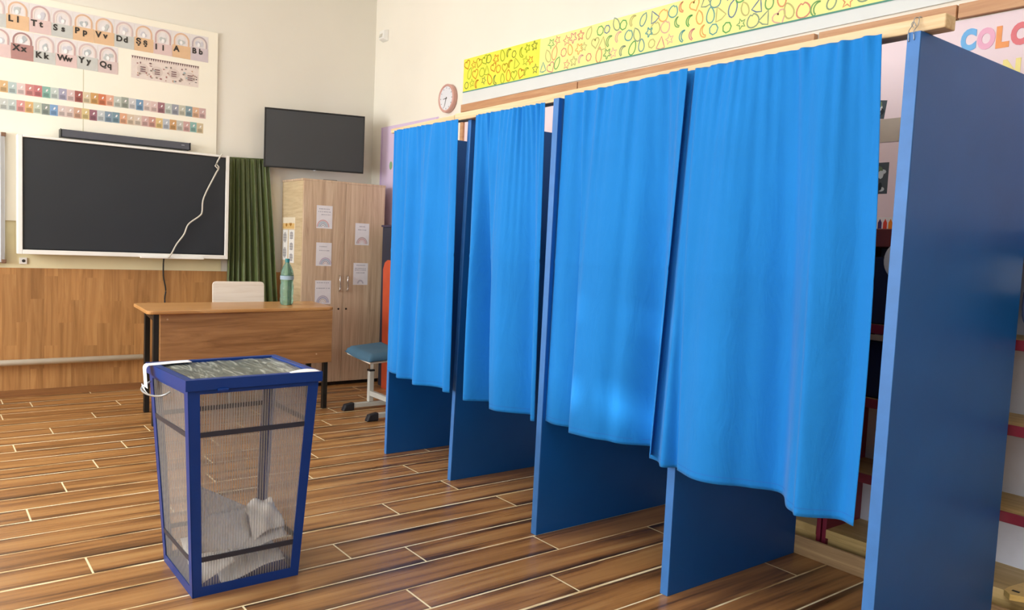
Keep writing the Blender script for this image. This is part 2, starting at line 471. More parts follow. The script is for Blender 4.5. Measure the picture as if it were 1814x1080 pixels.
for (za, zb), hs in zip(zl, rows):
    y = YN
    for h in hs:
        lw.box(T0, T1, y, h[0]-h[2], za, zb)
        lw.box(T0, T1, h[0]-h[2], h[0]+h[2], za, h[1]-h[3]) if h[1]-h[3] > za+1e-4 else None
        lw.box(T0, T1, h[0]-h[2], h[0]+h[2], h[1]+h[3], zb) if h[1]+h[3] < zb-1e-4 else None
        y = h[0]+h[2]
    lw.box(T0, T1, y, YB, za, zb)
struct(lw.build('wall_left'))
for i, (a, b) in enumerate(wins):
    f = MB(M['whitemetal'])
    for (p, q, r, s) in ((a, b, WZ0, WZ0+.07), (a, b, WZ1-.07, WZ1), (a, a+.07, WZ0, WZ1), (b-.07, b, WZ0, WZ1), ((a+b)/2-.04, (a+b)/2+.04, WZ0, WZ1), (a, b, 2.2, 2.27)):
        f.box(XL-.07, XL-.01, p, q, r, s)
    w = struct(f.build('window_%d' % (i+1)), 'white framed window in the left wall')
    MB(M['pane']).box(XL-.05, XL-.04, a+.01, b-.01, WZ0+.01, WZ1-.01).build('pane', w)

# end wall: white panelling, wainscot, skirting, pipe
struct(MB(M['board'], M['joint']).box(-3.4, 2.087, YB-.02, YB, 1.36, 3.055).use(M['joint']).box(1.055, 1.061, YB-.0205, YB-.019, 2.05, 2.62).build('trim_1'), 'white panelling above the display')
struct(MB(M['yellowwall']).box(-3.4, 2.15, YB-.004, YB, 1.0, 1.36).build('trim_2'), 'pale yellow wall paint below the white panelling')
wm = MB(M['wainscot']).box(XL, XW, YB-.018, YB, .05, 1.0)
struct(wm.build('trim_3'), 'brown wood strip wainscot')
struct(MB(M['skirt']).box(XL, XW, YB-.03, YB, 0, .05).build('baseboard_back'))
tag(MB(M['whitemetal']).tube([(-3.4, 7.02, .275), (1.5, 7.02, .275)], .024, 14).build('heating_pipe', smooth=True), 'cream heating pipe running low along the wood wainscot', 'pipe')

# ------------------------------------------------------------------ whiteboard, display, sound bar
w = thing('whiteboard', 'whiteboard cut off at the left edge, only its aluminium right edge showing', 'whiteboard', (-.5, 7.06, 1.04))
MB(M['white']).box(-1.5, .505, 7.05, 7.075, 1.06, 1.99).build('surface', w)
fm = MB(M['alum']); fm.box(.5, .532, 7.04, 7.08, 1.04, 2.01).box(-1.53, -1.5, 7.04, 7.08, 1.04, 2.01).box(-1.5, .5, 7.04, 7.08, 1.99, 2.01).box(-1.5, .5, 7.04, 7.08, 1.04, 1.06)
fm.build('frame', w, bevel=.003)
cp = MB(plain('brown_corner_cap', '7a5a44', .5))
for z in (1.035, 1.985): MB(cp.mats[0]).box(.508, .54, 7.035, 7.08, z, z+.03).build('corner_cap', w, bevel=.004)

d = thing('interactive_display', 'large black touch display in white frame on the end wall', 'display', (1.38, 7.0, 1.1))
fr = MB(M['white'])
fr.box(.603, .636, 6.93, 7.04, 1.112, 2.004).box(2.130, 2.158, 6.93, 7.04, 1.112, 2.004)
fr.box(.636, 2.130, 6.93, 7.04, 1.986, 2.004).box(.636, 2.130, 6.93, 7.04, 1.112, 1.146).box(.636, 2.130, 6.97, 7.04, 1.146, 1.986)
fr.build('frame', d, bevel=.004)
MB(M['bezel']).box(.637, 2.129, 6.945, 6.969, 1.147, 1.985).build('bezel', d)
MB(M['screen']).box(.645, 2.121, 6.942, 6.9449, 1.155, 1.977).build('screen', d)
MB(M['white']).box(1.45, 1.95, 6.90, 6.93, 1.105, 1.122).build('pen_tray', d, bevel=.005)
MB(M['blackplast']).box(.8, 1.9, 7.0405, 7.0795, 1.3, 1.8).build('wall_mount', d)

s = thing('sound_bar', 'long dark grey sound bar above the display', 'speaker', (1.37, 7.03, 2.025))
MB(M['soundbar']).box(.896, 1.843, 6.985, 7.079, 2.025, 2.082).build('speaker_cloth', s, bevel=.006)
for a in (.89, 1.8435): MB(M['blackplast']).box(a, a+.0055, 6.982, 7.079, 2.023, 2.084).build('end_cap', s)
MB(M['greyink']).box(1.775, 1.80, 6.9835, 6.985, 2.055, 2.062).build('badge', s)

def smoothpts(P, n=6):
    P = [Vector(p) for p in P]; out = []
    for i in range(len(P)-1):
        a, b, c, e = P[max(i-1, 0)], P[i], P[i+1], P[min(i+2, len(P)-1)]
        for k in range(n):
            u = k/n
            out.append(.5*((2*b) + (c-a)*u + (2*a-5*b+4*c-e)*u*u + (3*b-a-3*c+e)*u**3))
    out.append(P[-1]); return out
yc = 6.915
pts = [(2.09, 6.92, 2.012), (2.073, yc, 1.986), (2.045, yc, 1.926), (2.062, 6.912, 1.892), (2.033, yc, 1.829), (1.943, yc, 1.63), (1.931, yc, 1.51), (1.908, yc, 1.471), (1.822, yc, 1.399), (1.787, yc, 1.312), (1.73, yc, 1.229), (1.69, 6.905, 1.153), (1.66, 6.893, 1.115)]
tag(MB(M['cableW']).tube(smoothpts(pts), .0065, 8).tube([(2.045, 6.912, 1.93), (2.03, 6.908, 1.905), (2.05, 6.908, 1.885), (2.065, 6.912, 1.90)], .006, 8).build('white_cable', smooth=True), 'white cable dangling diagonally across the black display', 'cable')
tag(MB(M['cableB']).tube(smoothpts([(1.664, 7.05, 1.115), (1.662, 7.06, 1.05), (1.666, 7.068, .947), (1.68, 7.068, .87), (1.685, 7.068, .82), (1.678, 7.068, .74), (1.69, 7.06, .5), (1.70, 7.05, .1), (1.72, 7.04, .012)]), .006, 8).build('black_cable', smooth=True), 'black cable hanging down the wainscot below the display', 'cable')
o = thing('wall_socket', 'small white socket with dark hole on the wall below the display', 'socket', (.654, 7.09, 1.03))
MB(M['white']).box(.628, .68, 7.084, 7.096, 1.03, 1.08).build('plate', o, bevel=.003)
MB(M['ink']).lathe((.656, 7.0835, 1.055), [(.012, .0), (.012, -.002)], 16, 'y').build('hole', o)

# ------------------------------------------------------------------ alphabet cards
PAL = {'orange': 'e2bd97', 'pink': 'dfc5c1', 'grey': 'c9cac5', 'brown': 'b48a84', 'lilac': 'd3c6ca', 'mauve': 'd8c4c0'}
ARC = {'orange': 'dcb79a', 'pink': 'c8a8a6', 'grey': 'd2bdbb', 'brown': 'a98684', 'lilac': 'b9acb0', 'mauve': 'c6aaa8'}
def alpha_card(x1, z0, w, h, text, col, half, label, row):
    cx = x1-w/2; y = YB-.02
    r = thing('alphabet_card', label, 'poster', (cx, y, z0), row)
    mb = MB(paper('e6e0df')); F = FB(y-.0005)
    mb.rect(F, x1-w+.001, x1-.001, z0, z0+h)
    mb.use(paper(PAL[col])); mb.rect(F, x1-w+.001, x1-.001, z0, z0+h*half, .0008)
    R = w*.43; cz = z0+h-R-.008
    ow, iw = R, R*.80
    zb = z0+h*half
    mb.use(paper(ARC[col]))
    arc = lambda q: [(cx+q, zb)] + circ(cx, cz, q, None, 15, 0, PI) + [(cx-q, zb)]
    mb.ring(F, arc(ow), arc(iw), .0016, closed=False)
    mb.use(paper('e9dcd4')); mb.ring(F, arc(iw), arc(iw*.8), .0015, closed=False)
    mb.use(paper(random.choice(['b9bfc2', 'cfcdd4', 'c3c6c4'])))
    for k in range(3):
        a = cx+random.uniform(-.02, .02); b = zb+.02+random.uniform(0, .03)
        mb.flat(F, circ(a, b, random.uniform(.010, .02), random.uniform(.012, .024), 12), .0022+.0003*k)
    mb.use(paper('f4f2f0')); mb.flat(F, circ(cx+random.uniform(-.01, .01), zb+.022, .012, .017, 12), .0034)
    mb.build('sheet', r)
    n = len(text)
    for i, ch in enumerate(text.split()):
        text_mesh('letter', ch, .062, XB, (x1-w+.012+i*.055, y-.0035, zb-.052), M['ink'], r, .0026)
W1 = .1462
row1 = [('Bb', 'lilac', .52, 'lilac alphabet card B b, last card at right of the upper row'), ('A', 'orange', .48, 'orange alphabet card with a single A, beside the B b card'), ('Ii', 'pink', .42, 'pink alphabet card I i in the upper row'), ('Şş', 'orange', .50, 'orange alphabet card with S-cedilla, between the I i and D d cards'), ('Dd', 'grey', .47, 'grey alphabet card D d in the upper row'), ('Vv', 'orange', .48, 'orange alphabet card V v in the upper row'), ('Pp', 'orange', .49, 'orange alphabet card P p in the upper row'), ('Ss', 'grey', .46, 'grey alphabet card S s in the upper row'), ('Tt', 'pink', .48, 'pink alphabet card T t in the upper row'), ('Ll', 'orange', .50, 'orange alphabet card L l near the left edge of the upper row'), ('', 'grey', .45, 'grey alphabet card cut off by the left picture edge, upper row')]
for i, (tx, col, hf, lb) in enumerate(row1):
    alpha_card(2.008-i*W1, 2.79, W1, .214, ' '.join(tx), col, hf, lb, 'alphabet cards, upper row')
row2 = [('Qq', 'mauve', .45, 'pink alphabet card Q q, last card at right of the lower row'), ('Yy', 'grey', .48, 'grey alphabet card Y y in the lower row'), ('Ww', 'pink', .45, 'pink alphabet card W w in the lower row'), ('Kk', 'grey', .42, 'grey alphabet card K k in the lower row'), ('Xx', 'brown', .55, 'brown alphabet card X x in the lower row'), ('', 'pink', .45, 'pink alphabet card cut off by the left picture edge, lower row')]
for i, (tx, col, hf, lb) in enumerate(row2):
    alpha_card(1.306-i*.1462, 2.572, .1462, .212, ' '.join(tx), col, hf, lb, 'alphabet cards, lower row')

# picture sheet
F = FB(YB-.0205)
mb = MB(paper('e6d8cf')); mb.rect(F, 1.402, 1.93, 2.568, 2.748)
mb.use(paper('7b6462'))
for k in range(30):
    a = 1.405+k*.0176; mb.flat(F, [(a, 2.745), (a+.0155, 2.745), (a+.0078, 2.722)], .0008)
mb.use(paper('d8c9c0'))
for a, b in ((1.49, 2.65), (1.60, 2.645), (1.73, 2.65), (1.86, 2.64)): mb.flat(F, circ(a, b, .045, .042, 18), .0008)
for k in range(46):
    mb.use(paper(random.choice(['8d6f70', 'b07f7c', 'c79d80', '6f6a66', 'a9bcbd', '9a8a80'])))
    a, b = 1.415+random.random()*.5, 2.582+random.random()*.125
    mb.flat(F, circ(a, b, random.uniform(.003, .011), random.uniform(.003, .010), 8, random.random(), random.random()+2*PI), .0016+.00005*k)
for a, b in ((1.49, 2.65), (1.60, 2.645), (1.73, 2.65), (1.86, 2.64)):
    mb.use(paper('87696a'))
    for dz in (.014, -.004, -.02): mb.rect(F, a-.02, a+.02, b+dz-.004, b+dz+.004, .004)
tag(mb.build('picture_sheet'), 'pale pink picture sheet with a dark bunting border, right of the lower alphabet row', 'poster')

# number card strips
NAMES = {'da': ''}
up = [('rose pink', 'cfaaa5'), ('light orange', 'e0b08c'), ('slate teal', '7f98a0'), ('pale khaki', 'c9c5b0'), ('slate lavender', '989aa5'), ('pale green', 'c2c8bd'), ('dark mauve', '9c6a70'), ('pale pink', 'dfc1ba'), ('pinkish grey', 'dfc9c0'), ('blue', '7397b8'), ('pale lavender', 'd0cdce'), ('grey green', '9aa094'), ('pale grey green', 'c3c8bc'), ('light salmon', 'e6ac90'), ('orange red', 'd4764f'), ('ochre', 'cf9a5c'), ('light tan', 'dcc8a2'), ('dark red', 'a0544e'), ('light pink', 'ddc0bb'), ('lavender', 'a5a1b8'), ('pale teal', 'c3cfc8'), ('teal green', '84b3a4'), ('dark rose', 'c57272'), ('rose', 'cf8580'), ('blush pink', 'e6cdc8'), ('light blue grey', 'b8c9c6'), ('amber', 'dab27c')]
lo = [('tan', 'd0bb95'), ('teal', '88b2aa'), ('rose pink', 'd0a39c'), ('grey tan', 'c6c2b5'), ('ochre', 'cf9a64'), ('light blue grey', 'b9bdc6'), ('yellow', 'e2c080'), ('rose', 'cf9686'), ('pink', 'd3aba2'), ('tan pink', 'dcc8b5'), ('light tan', 'd8c0a5'), ('salmon', 'e0a47e'), ('slate teal', '7594a0'), ('slate blue', '7d93a6'), ('pale blue grey', 'c5cbcb'), ('plum', '97606e'), ('yellow tan', 'dcc285'), ('brown pink', 'd0a186'), ('pale pink', 'dac2b8'), ('blush pink', 'dcc6bd'), ('blue', '7ca2cc'), ('dark grey green', '8a968c'), ('pale green', 'c6cdb8'), ('amber', 'dcae70'), ('rose red', 'd9938f'), ('pale grey teal', 'c0cac4'), ('light grey', 'c8ccc6')]
def ordinal(n):
    return ['last at the right end', 'second from the right end', 'third from the right end'][n] if n < 3 else '%s from the right end' % (['fourth', 'fifth', 'sixth', 'seventh', 'eighth', 'ninth', 'tenth', 'eleventh', 'twelfth', 'thirteenth', 'fourteenth', 'fifteenth', 'sixteenth', 'seventeenth', 'eighteenth', 'nineteenth', 'twentieth', 'twenty-first', 'twenty-second', 'twenty-third', 'twenty-fourth', 'twenty-fifth', 'twenty-sixth', 'twenty-seventh'][n-3])
def num_row(lst, xr, zb, ht, pitch, rowname, grp):
    for i, (nm, cxx) in enumerate(lst):
        x1 = xr-i*pitch; x0 = x1-pitch+.0008
        dz = random.uniform(-.0015, .0015)
        F = FB(YB-.0205)
        cxx = '%02x%02x%02x' % tuple(int(int(cxx[q:q+2], 16)*.86 + .14*205) for q in (0, 2, 4))
        mb = MB(paper(cxx)); mb.rect(F, x0, x1, zb+dz, zb+ht+dz)
        c = lin(cxx); lum = .3*c[0]+.5*c[1]+.2*c[2]
        rgb = tuple(int(cxx[j:j+2], 16) for j in (0, 2, 4))
        dk = tuple(int(q*.82) for q in rgb); lt = tuple(int(q+(255-q)*.72) for q in rgb)
        mb.use(paper(dk)); mb.rect(F, x0+.008, x1-.010, zb+dz+.008, zb+dz+.036, .0007)
        mb.use(paper(lt if lum > .45 else 'f6efec'))
        cx_, cz_ = (x0+x1)/2+.004, zb+dz+ht*.66
        mb.flat(F, [(cx_+math.cos(.55)*0+p[0]*math.cos(.5)-p[1]*math.sin(-.5), cz_+p[0]*math.sin(-.5)+p[1]*math.cos(.5)) for p in circ(0, 0, .0055, .0115, 12)], .0014)
        tag(mb.build('number_card'), '%s number card, %s of the %s strip' % (nm, ordinal(i), rowname), 'card', grp)
num_row(up, 1.994, 2.314, .086, .0553, 'upper', 'number cards, upper strip')
num_row(lo, 1.975, 2.186, .084, .0546, 'lower', 'number cards, lower strip')

# ------------------------------------------------------------------ green curtain, television
g = thing('green_curtain', 'dark green satin curtain hanging beside the display', 'curtain', (2.4, 7.02, .02))
def gc(s, t):
    xl = 2.185 - .01*t; xr = 2.535 + .13*min(1, t*1.2)
    z = 1.995 + .02*s - 1.965*t
    x = xl+(xr-xl)*s
    y = 7.048 - .045*(.45+.55*min(1, t*3))*(.5+.5*math.sin(2*PI*(8.5*s+.35*math.sin(5*s)))) - .01*math.sin(2*PI*(3.2*s+.2)) - .006*math.sin(2*PI*17*s)*(1-t)
    return (x, y, z)
MB(M['green']).grid(gc, 150, 40).build('cloth', g, smooth=True, solid=.0015)
MB(M['green']).tube([(2.18, 7.055, 2.0), (2.54, 7.055, 2.018)], .008, 10).build('curtain_wire', g)

tv = thing('television', 'black flat television mounted high on the wall above the wardrobe', 'television', (2.895, 6.85, 1.948), rz=-math.atan2(.28, .839))
W = .885
q = MB(M['bezel'])
q.box(-W/2, W/2, -.012, .022, 0, .012).box(-W/2, W/2, -.012, .022, .512, .524).box(-W/2, -W/2+.01, -.012, .022, .012, .512).box(W/2-.01, W/2, -.012, .022, .012, .512).box(-W/2+.01, W/2-.01, 0, .022, .012, .512)
q.build('bezel', tv, local=True, bevel=.002)
MB(M['tvscreen']).box(-W/2+.0101, W/2-.0101, -.006, -.0002, .0121, .5119).build('screen', tv, local=True)
MB(M['blackplast']).box(-.3, .3, .0225, .05, .08, .42).build('back_cover', tv, local=True, bevel=.01)
MB(M['blackplast']).box(-.02, .02, .0505, .11, .2, .24).box(-.06, .06, .05, .06, .15, .32).tube([(0, .10, .22), (.10, .20, .22)], .015).build('bracket_arm', tv, local=True)
MB(M['greyink']).box(-.012, .012, -.014, -.012, -.008, .0).build('logo_tab', tv, local=True)

# ------------------------------------------------------------------ wardrobe
wd = thing('wardrobe', 'light oak two-door wardrobe in the corner, with rainbow cards on its doors', 'wardrobe', (3.09, 6.83, 0))
MB(M['oakside']).box(2.69, 2.708, 6.602, 7.08, .03, 1.83).build('side_panel', wd, bevel=.001)
MB(M['oak']).box(3.467, 3.485, 6.602, 7.08, .03, 1.83).build('side_panel', wd, bevel=.001)
MB(M['oak']).box(2.6855, 3.4895, 6.585, 7.08, 1.8305, 1.848).build('top_panel', wd, bevel=.001)
MB(M['oak']).box(2.7085, 3.4665, 7.07, 7.08, .03, 1.83).build('back_panel', wd)
MB(M['black']).box(2.70, 3.475, 6.61, 7.06, 0, .0295).build('plinth', wd)
for a, b, hx in ((2.692, 3.086, 3.045), (3.089, 3.483, 3.120)):
    dr = MB(M['oak']).box(a, b, 6.58, 6.6015, .035, 1.8295).build('door', wd, bevel=.0015)
    pts = [(hx, 6.580, 1.0), (hx, 6.556, .995), (hx-.004, 6.548, .96), (hx, 6.552, .93), (hx+.004, 6.556, .90), (hx, 6.562, .87), (hx, 6.580, .862)]
    h = MB(M['chrome']).tube(smoothpts(pts), .0055, 10).build('handle', dr, smooth=True)
    MB(M['black']).lathe((hx, 6.578, .70), [(.009, .002), (.009, -.0008)], 14, 'y').build('keyhole', dr)

def rainbow_card(x0, x1, z0, z1, cols, cxr, label, lines, dome=1.0):
    y = 6.58; F = FB(y-.0002)
    r = MB(paper('e9e6ea')); r.rect(F, x0, x1, z0, z1)
    w = x1-x0; cx = x0+w*cxr; R = w*.40*dome; zb = z0+.012
    for k, c in enumerate(cols):
        q = R*(1-.24*k); r.use(paper(c))
        r.ring(F, circ(cx, zb, q, q*1.1, 17, 0, PI), circ(cx, zb, q*.82, q*.9, 17, 0, PI), .0008, closed=False)
    r.use(paper('b5b4bd'))
    for (a, b, z) in lines:
        n = 7
        for k in range(n):
            u0 = x0+w*(a+(b-a)*k/n); r.rect(F, u0, u0+w*(b-a)/n*random.uniform(.45, .85), z1-z-.004, z1-z+.004, .0008)
    return tag(r.build('rainbow_card'), label, 'card', 'rainbow cards on the wardrobe doors')
rainbow_card(2.813, 2.962, 1.42, 1.622, ['d9b3b3', 'a9c0cc', '8a9aaa', '71808c'], .42, 'white rainbow card, topmost on the left wardrobe door', [(.15, .85, .03), (.1, .9, .055), (.3, .9, .08)])
rainbow_card(2.817, 2.963, 1.087, 1.294, ['c8bccf', '9fb2c6', '9a8f9c', 'e0b596'], .62, 'white rainbow card with rainbow at right, middle of the left wardrobe door', [(.2, .7, .035), (.2, .9, .07)])
rainbow_card(2.816, 2.967, .745, .957, ['c3bccb', 'a6a6c0', 'cdb7a6', 'e3c9a5'], .5, 'white rainbow card, lowest on the left wardrobe door, behind the desk', [(.1, .9, .02), (.08, .95, .07)])
rainbow_card(3.189, 3.329, 1.286, 1.485, ['c9b5b4', 'd3a4a2', 'dcb9b6', 'e8d0c8'], .5, 'white card with a pink rainbow, upper one on the right wardrobe door', [(.3, .7, .03), (.2, .8, .06)])
rainbow_card(3.182, 3.328, .92, 1.121, ['c5c0cc', 'b3b3c4'], .5, 'white card with mostly text and tiny rainbow, lower one on the right wardrobe door', [(.2, .85, .02), (.1, .9, .05), (.1, .9, .065), (.2, .8, .09)], .55)
# sheets on the wardrobe side
FX = FR(2.69)
mb = MB(paper('e9dcc4')); mb.rect(FX, 6.76, 7.06, 1.40, 1.508)
mb.use(paper('dfb878')); mb.rect(FX, 6.77, 7.05, 1.405, 1.455, .0008)
mb.use(paper('a9762f')); mb.flat(FX, [(6.86, 1.425), (6.89, 1.448), (6.875, 1.462), (6.86, 1.452), (6.845, 1.462), (6.83, 1.448)], .0016); mb.flat(FX, circ(6.96, 1.44, .02, .016, 10), .0016)
tag(mb.build('notice'), 'small cream and orange notice with a heart on the wardrobe side', 'poster')
def pic_sheet(y0, y1, z0, z1, n, label):
    mb = MB(paper('ebe8e4')); mb.rect(FX, y0, y1, z0, z1)
    h = (z1-z0)/n
    for k in range(n):
        mb.use(paper('b9b4b0')); zc = z0+h*(k+.5)
        mb.flat(FX, circ((y0+y1)/2, zc, (y1-y0)*.3, h*.36, 12), .0008)
        mb.use(paper('9d9aa0'))
        for j in range(3): mb.rect(FX, y0+.03, y1-.03, zc-.03+.024*j, zc-.022+.024*j, .0016)
    return tag(mb.build('picture_sheet'), label, 'poster', 'picture sheets on the wardrobe side')
pic_sheet(6.77, 6.90, 1.10, 1.395, 3, 'white picture sheet with three grey pictures, nearer the door on the wardrobe side')
pic_sheet(6.925, 7.055, 1.12, 1.395, 2, 'white picture sheet on the wardrobe side, above the green bottle')
pp = MB(paper('f2efe8'))
pp.hexa([(2.80, 6.72, 1.849), (3.0, 6.68, 1.849), (3.02, 6.9, 1.849), (2.82, 6.93, 1.849)], [(2.80, 6.72, 1.853), (3.0, 6.68, 1.855), (3.02, 6.9, 1.858), (2.82, 6.93, 1.853)])
pp.use(paper('8d867e')); pp.hexa([(2.9, 6.66, 1.849), (3.02, 6.64, 1.849), (3.04, 6.67, 1.849), (2.92, 6.7, 1.849)], [(2.9, 6.66, 1.851), (3.02, 6.64, 1.851), (3.04, 6.67, 1.862), (2.92, 6.7, 1.862)])
tag(pp.build('paper_stack'), 'loose white papers lying on top of the wardrobe', 'papers')

# ------------------------------------------------------------------ desk, chair, bottle
dk = thing('teacher_desk', 'brown wooden desk with black legs and a deep front panel', 'desk', (1.93, 5.9, 0))
def roundquad(P, r, n=6):
    out = []
    for k in range(4):
        a, b, c = Vector(P[k-1]), Vector(P[k]), Vector(P[(k+1) % 4])
        p = b+(a-b).normalized()*r; q = b+(c-b).normalized()*r
        for u in range(n+1):
            u /= n; m = p*(1-u)**2 + b*2*u*(1-u) + q*u*u; out.append((m.x, m.y))
    return out
def rr(x0, x1, y0, y1, r, n=6): return roundquad([(x0, y0), (x1, y0), (x1, y1), (x0, y1)], r, n)
o2 = roundquad([(1.208, 5.548), (2.60, 5.685), (2.66, 6.26), (1.25, 6.19)], .055)
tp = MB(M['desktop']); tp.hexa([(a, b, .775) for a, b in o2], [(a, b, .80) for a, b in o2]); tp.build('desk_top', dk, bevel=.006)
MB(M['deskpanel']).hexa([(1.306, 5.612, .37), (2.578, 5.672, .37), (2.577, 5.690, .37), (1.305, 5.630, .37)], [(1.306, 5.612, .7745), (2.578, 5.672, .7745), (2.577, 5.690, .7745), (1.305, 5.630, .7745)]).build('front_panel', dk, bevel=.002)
for x, y, z in ((1.352, 5.613, .735), (2.45, 5.665, .44)):
    MB(plain('panel_screw', 'c9a27c', .4)).lathe((x, y, z), [(.006, .001), (.006, -.003)], 10, 'y').build('screw_cap', dk)
for (a, b) in ((1.286, 5.652), (2.542, 5.712), (1.335, 6.125), (2.60, 6.17)):
    MB(M['black']).box(a-.018, a+.018, b-.018, b+.018, 0, .7745).build('leg', dk, bevel=.002)
for x in (1.31, 2.57): MB(M['black']).hexa([(x-.035, 5.672+(x-1.31)*.05, .72), (x-.011, 5.672+(x-1.31)*.05, .72), (x+.036, 6.105, .72), (x+.012, 6.105, .72)], [(x-.035, 5.672+(x-1.31)*.05, .75), (x-.011, 5.672+(x-1.31)*.05, .75), (x+.036, 6.105, .75), (x+.012, 6.105, .75)]).build('side_rail', dk)

ch = thing('desk_chair', 'chair with a pale birch back standing behind the desk', 'chair', (2.12, 6.4, 0))
bk = rr(1.905, 2.33, .66, .945, .035)
MB(M['birch']).hexa([(a, 6.500+(.945-b)*-.06, b) for a, b in bk], [(a, 6.512+(.945-b)*-.06, b) for a, b in bk]).build('backrest', ch, bevel=.003)
MB(M['birch']).hexa([(a, b, .43) for a, b in rr(1.92, 2.32, 6.45-.36, 6.46, .05)], [(a, b, .447) for a, b in rr(1.92, 2.32, 6.45-.36, 6.46, .05)]).build('seat', ch, bevel=.003)
for x in (1.945, 2.295):
    MB(M['grey']).tube([(x, 6.52, 0), (x, 6.50, .43), (x, 6.515, .88)], .011).build('leg', ch, smooth=True)
    MB(M['grey']).tube([(x, 6.13, 0), (x, 6.15, .429)], .011).build('leg', ch, smooth=True)
bt = thing('water_bottle', 'tall green plastic bottle standing on the desk', 'bottle', (2.305, 5.93, .80))
prof = [(.040, 0), (.050, .012), (.051, .05), (.047, .07), (.051, .09), (.051, .15), (.046, .175), (.050, .195), (.051, .23), (.046, .262), (.034, .295), (.020, .32), (.0145, .332), (.0145, .345)]
MB(M['bottle']).lathe((2.305, 5.93, .8005), prof, 28).build('body', bt, smooth=True)
MB(M['cap']).lathe((2.305, 5.93, .8005), [(.0165, .332), (.017, .336), (.017, .358), (.015, .361)], 20).build('cap', bt)
MB(paper('9fb4c4')).lathe((2.305, 5.93, .8005), [(.0519, .198), (.0519, .228)], 28, caps=False).build('label', bt, smooth=True)

# ------------------------------------------------------------------ stool chair and what stands in the corner
st = thing('stool', 'stool with blue-grey cushion and light metal frame, half behind the booths', 'stool', (2.86, 5.35, 0))
A_, B_, C_, D_ = Vector((2.605, 5.085, .497)), Vector((2.655, 5.60, .507)), Vector((3.03, 5.70, .52)), Vector((3.0, 5.12, .51))
def bil(s, t_): return (A_*(1-s)+D_*s)*(1-t_) + (B_*(1-s)+C_*s)*t_
def cush(s, t_):
    p = bil(s, t_); e = max(0, min(s, 1-s, t_, 1-t_)); k = min(1, e*7)
    return (p.x, p.y, p.z-.045 + .05*(1-(1-k)**2) - .012*math.sin(PI*t_))
cu = MB(M['tealfab']).grid(cush, 20, 20)
cu.build('cushion', st, smooth=True, solid=.006)
sb = MB(M['birch']); lp = [bil(.04, .04), bil(.96, .04), bil(.96, .96), bil(.04, .96)]
sb.hexa([p-Vector((0, 0, .066)) for p in lp], [p-Vector((0, 0, .052)) for p in lp]); sb.build('seat_board', st, bevel=.003)
for y in (5.555, 5.15):
    c = MB(M['grey']).box(2.845, 2.885, y-.02, y+.02, .056, .31).build('column', st, bevel=.004)
    MB(M['chrome']).box(2.851, 2.879, y-.014, y+.014, .3105, .44).build('inner_tube', c)
    MB(M['blackplast']).box(2.842, 2.888, y-.023, y+.023, .3, .315).build('collar', c)
    f = MB(M['grey']).box(2.70, 3.12, y-.02, y+.02, .018, .055).build('foot_bar', st, bevel=.004)
    for x0, x1 in ((2.625, 2.72), (3.10, 3.19)):
        MB(M['rubber']).hexa([(x0, y-.026, 0), (x1, y-.026, 0), (x1, y+.026, 0), (x0, y+.026, 0)], [(x0+.02, y-.024, .05), (x1, y-.024, .062), (x1, y+.024, .062), (x0+.02, y+.024, .05)]).build('rubber_foot', f, bevel=.008)
MB(M['grey']).box(2.848, 2.882, 5.171, 5.534, .105, .145).build('crossbar', st, bevel=.003)

mb = MB(M['orange'])
prof = [(6.06, 0), (6.30, 0), (6.30, 1.08), (6.27, 1.14), (6.22, 1.165), (6.14, 1.165), (6.09, 1.14), (6.06, 1.08)]
mb.hexa([(3.335+.02*(1-b/1.165), a, b) for a, b in prof], [(3.355+.02*(1-b/1.165), a, b) for a, b in prof])
mb.use(M['white']).box(3.336, 3.357, 6.055, 6.0595, .9, 1.1)
tag(mb.build('standing_board', bevel=.003), 'narrow orange-red board standing between the wardrobe and the booths', 'board')

cb = thing('low_cabinet', 'dark navy cabinet against the wall between wardrobe and booths', 'cabinet', (3.5, 5.7, 0))
MB(plain('dark_navy_laminate', '262a3c', .5)).box(3.40, 3.585, 5.2, 6.45, 0, 1.46).build('body', cb, bevel=.004)
MB(plain('dark_navy_top', '3a3550', .5)).box(3.39, 3.586, 5.19, 6.46, 1.4605, 1.478).build('top_board', cb, bevel=.003)

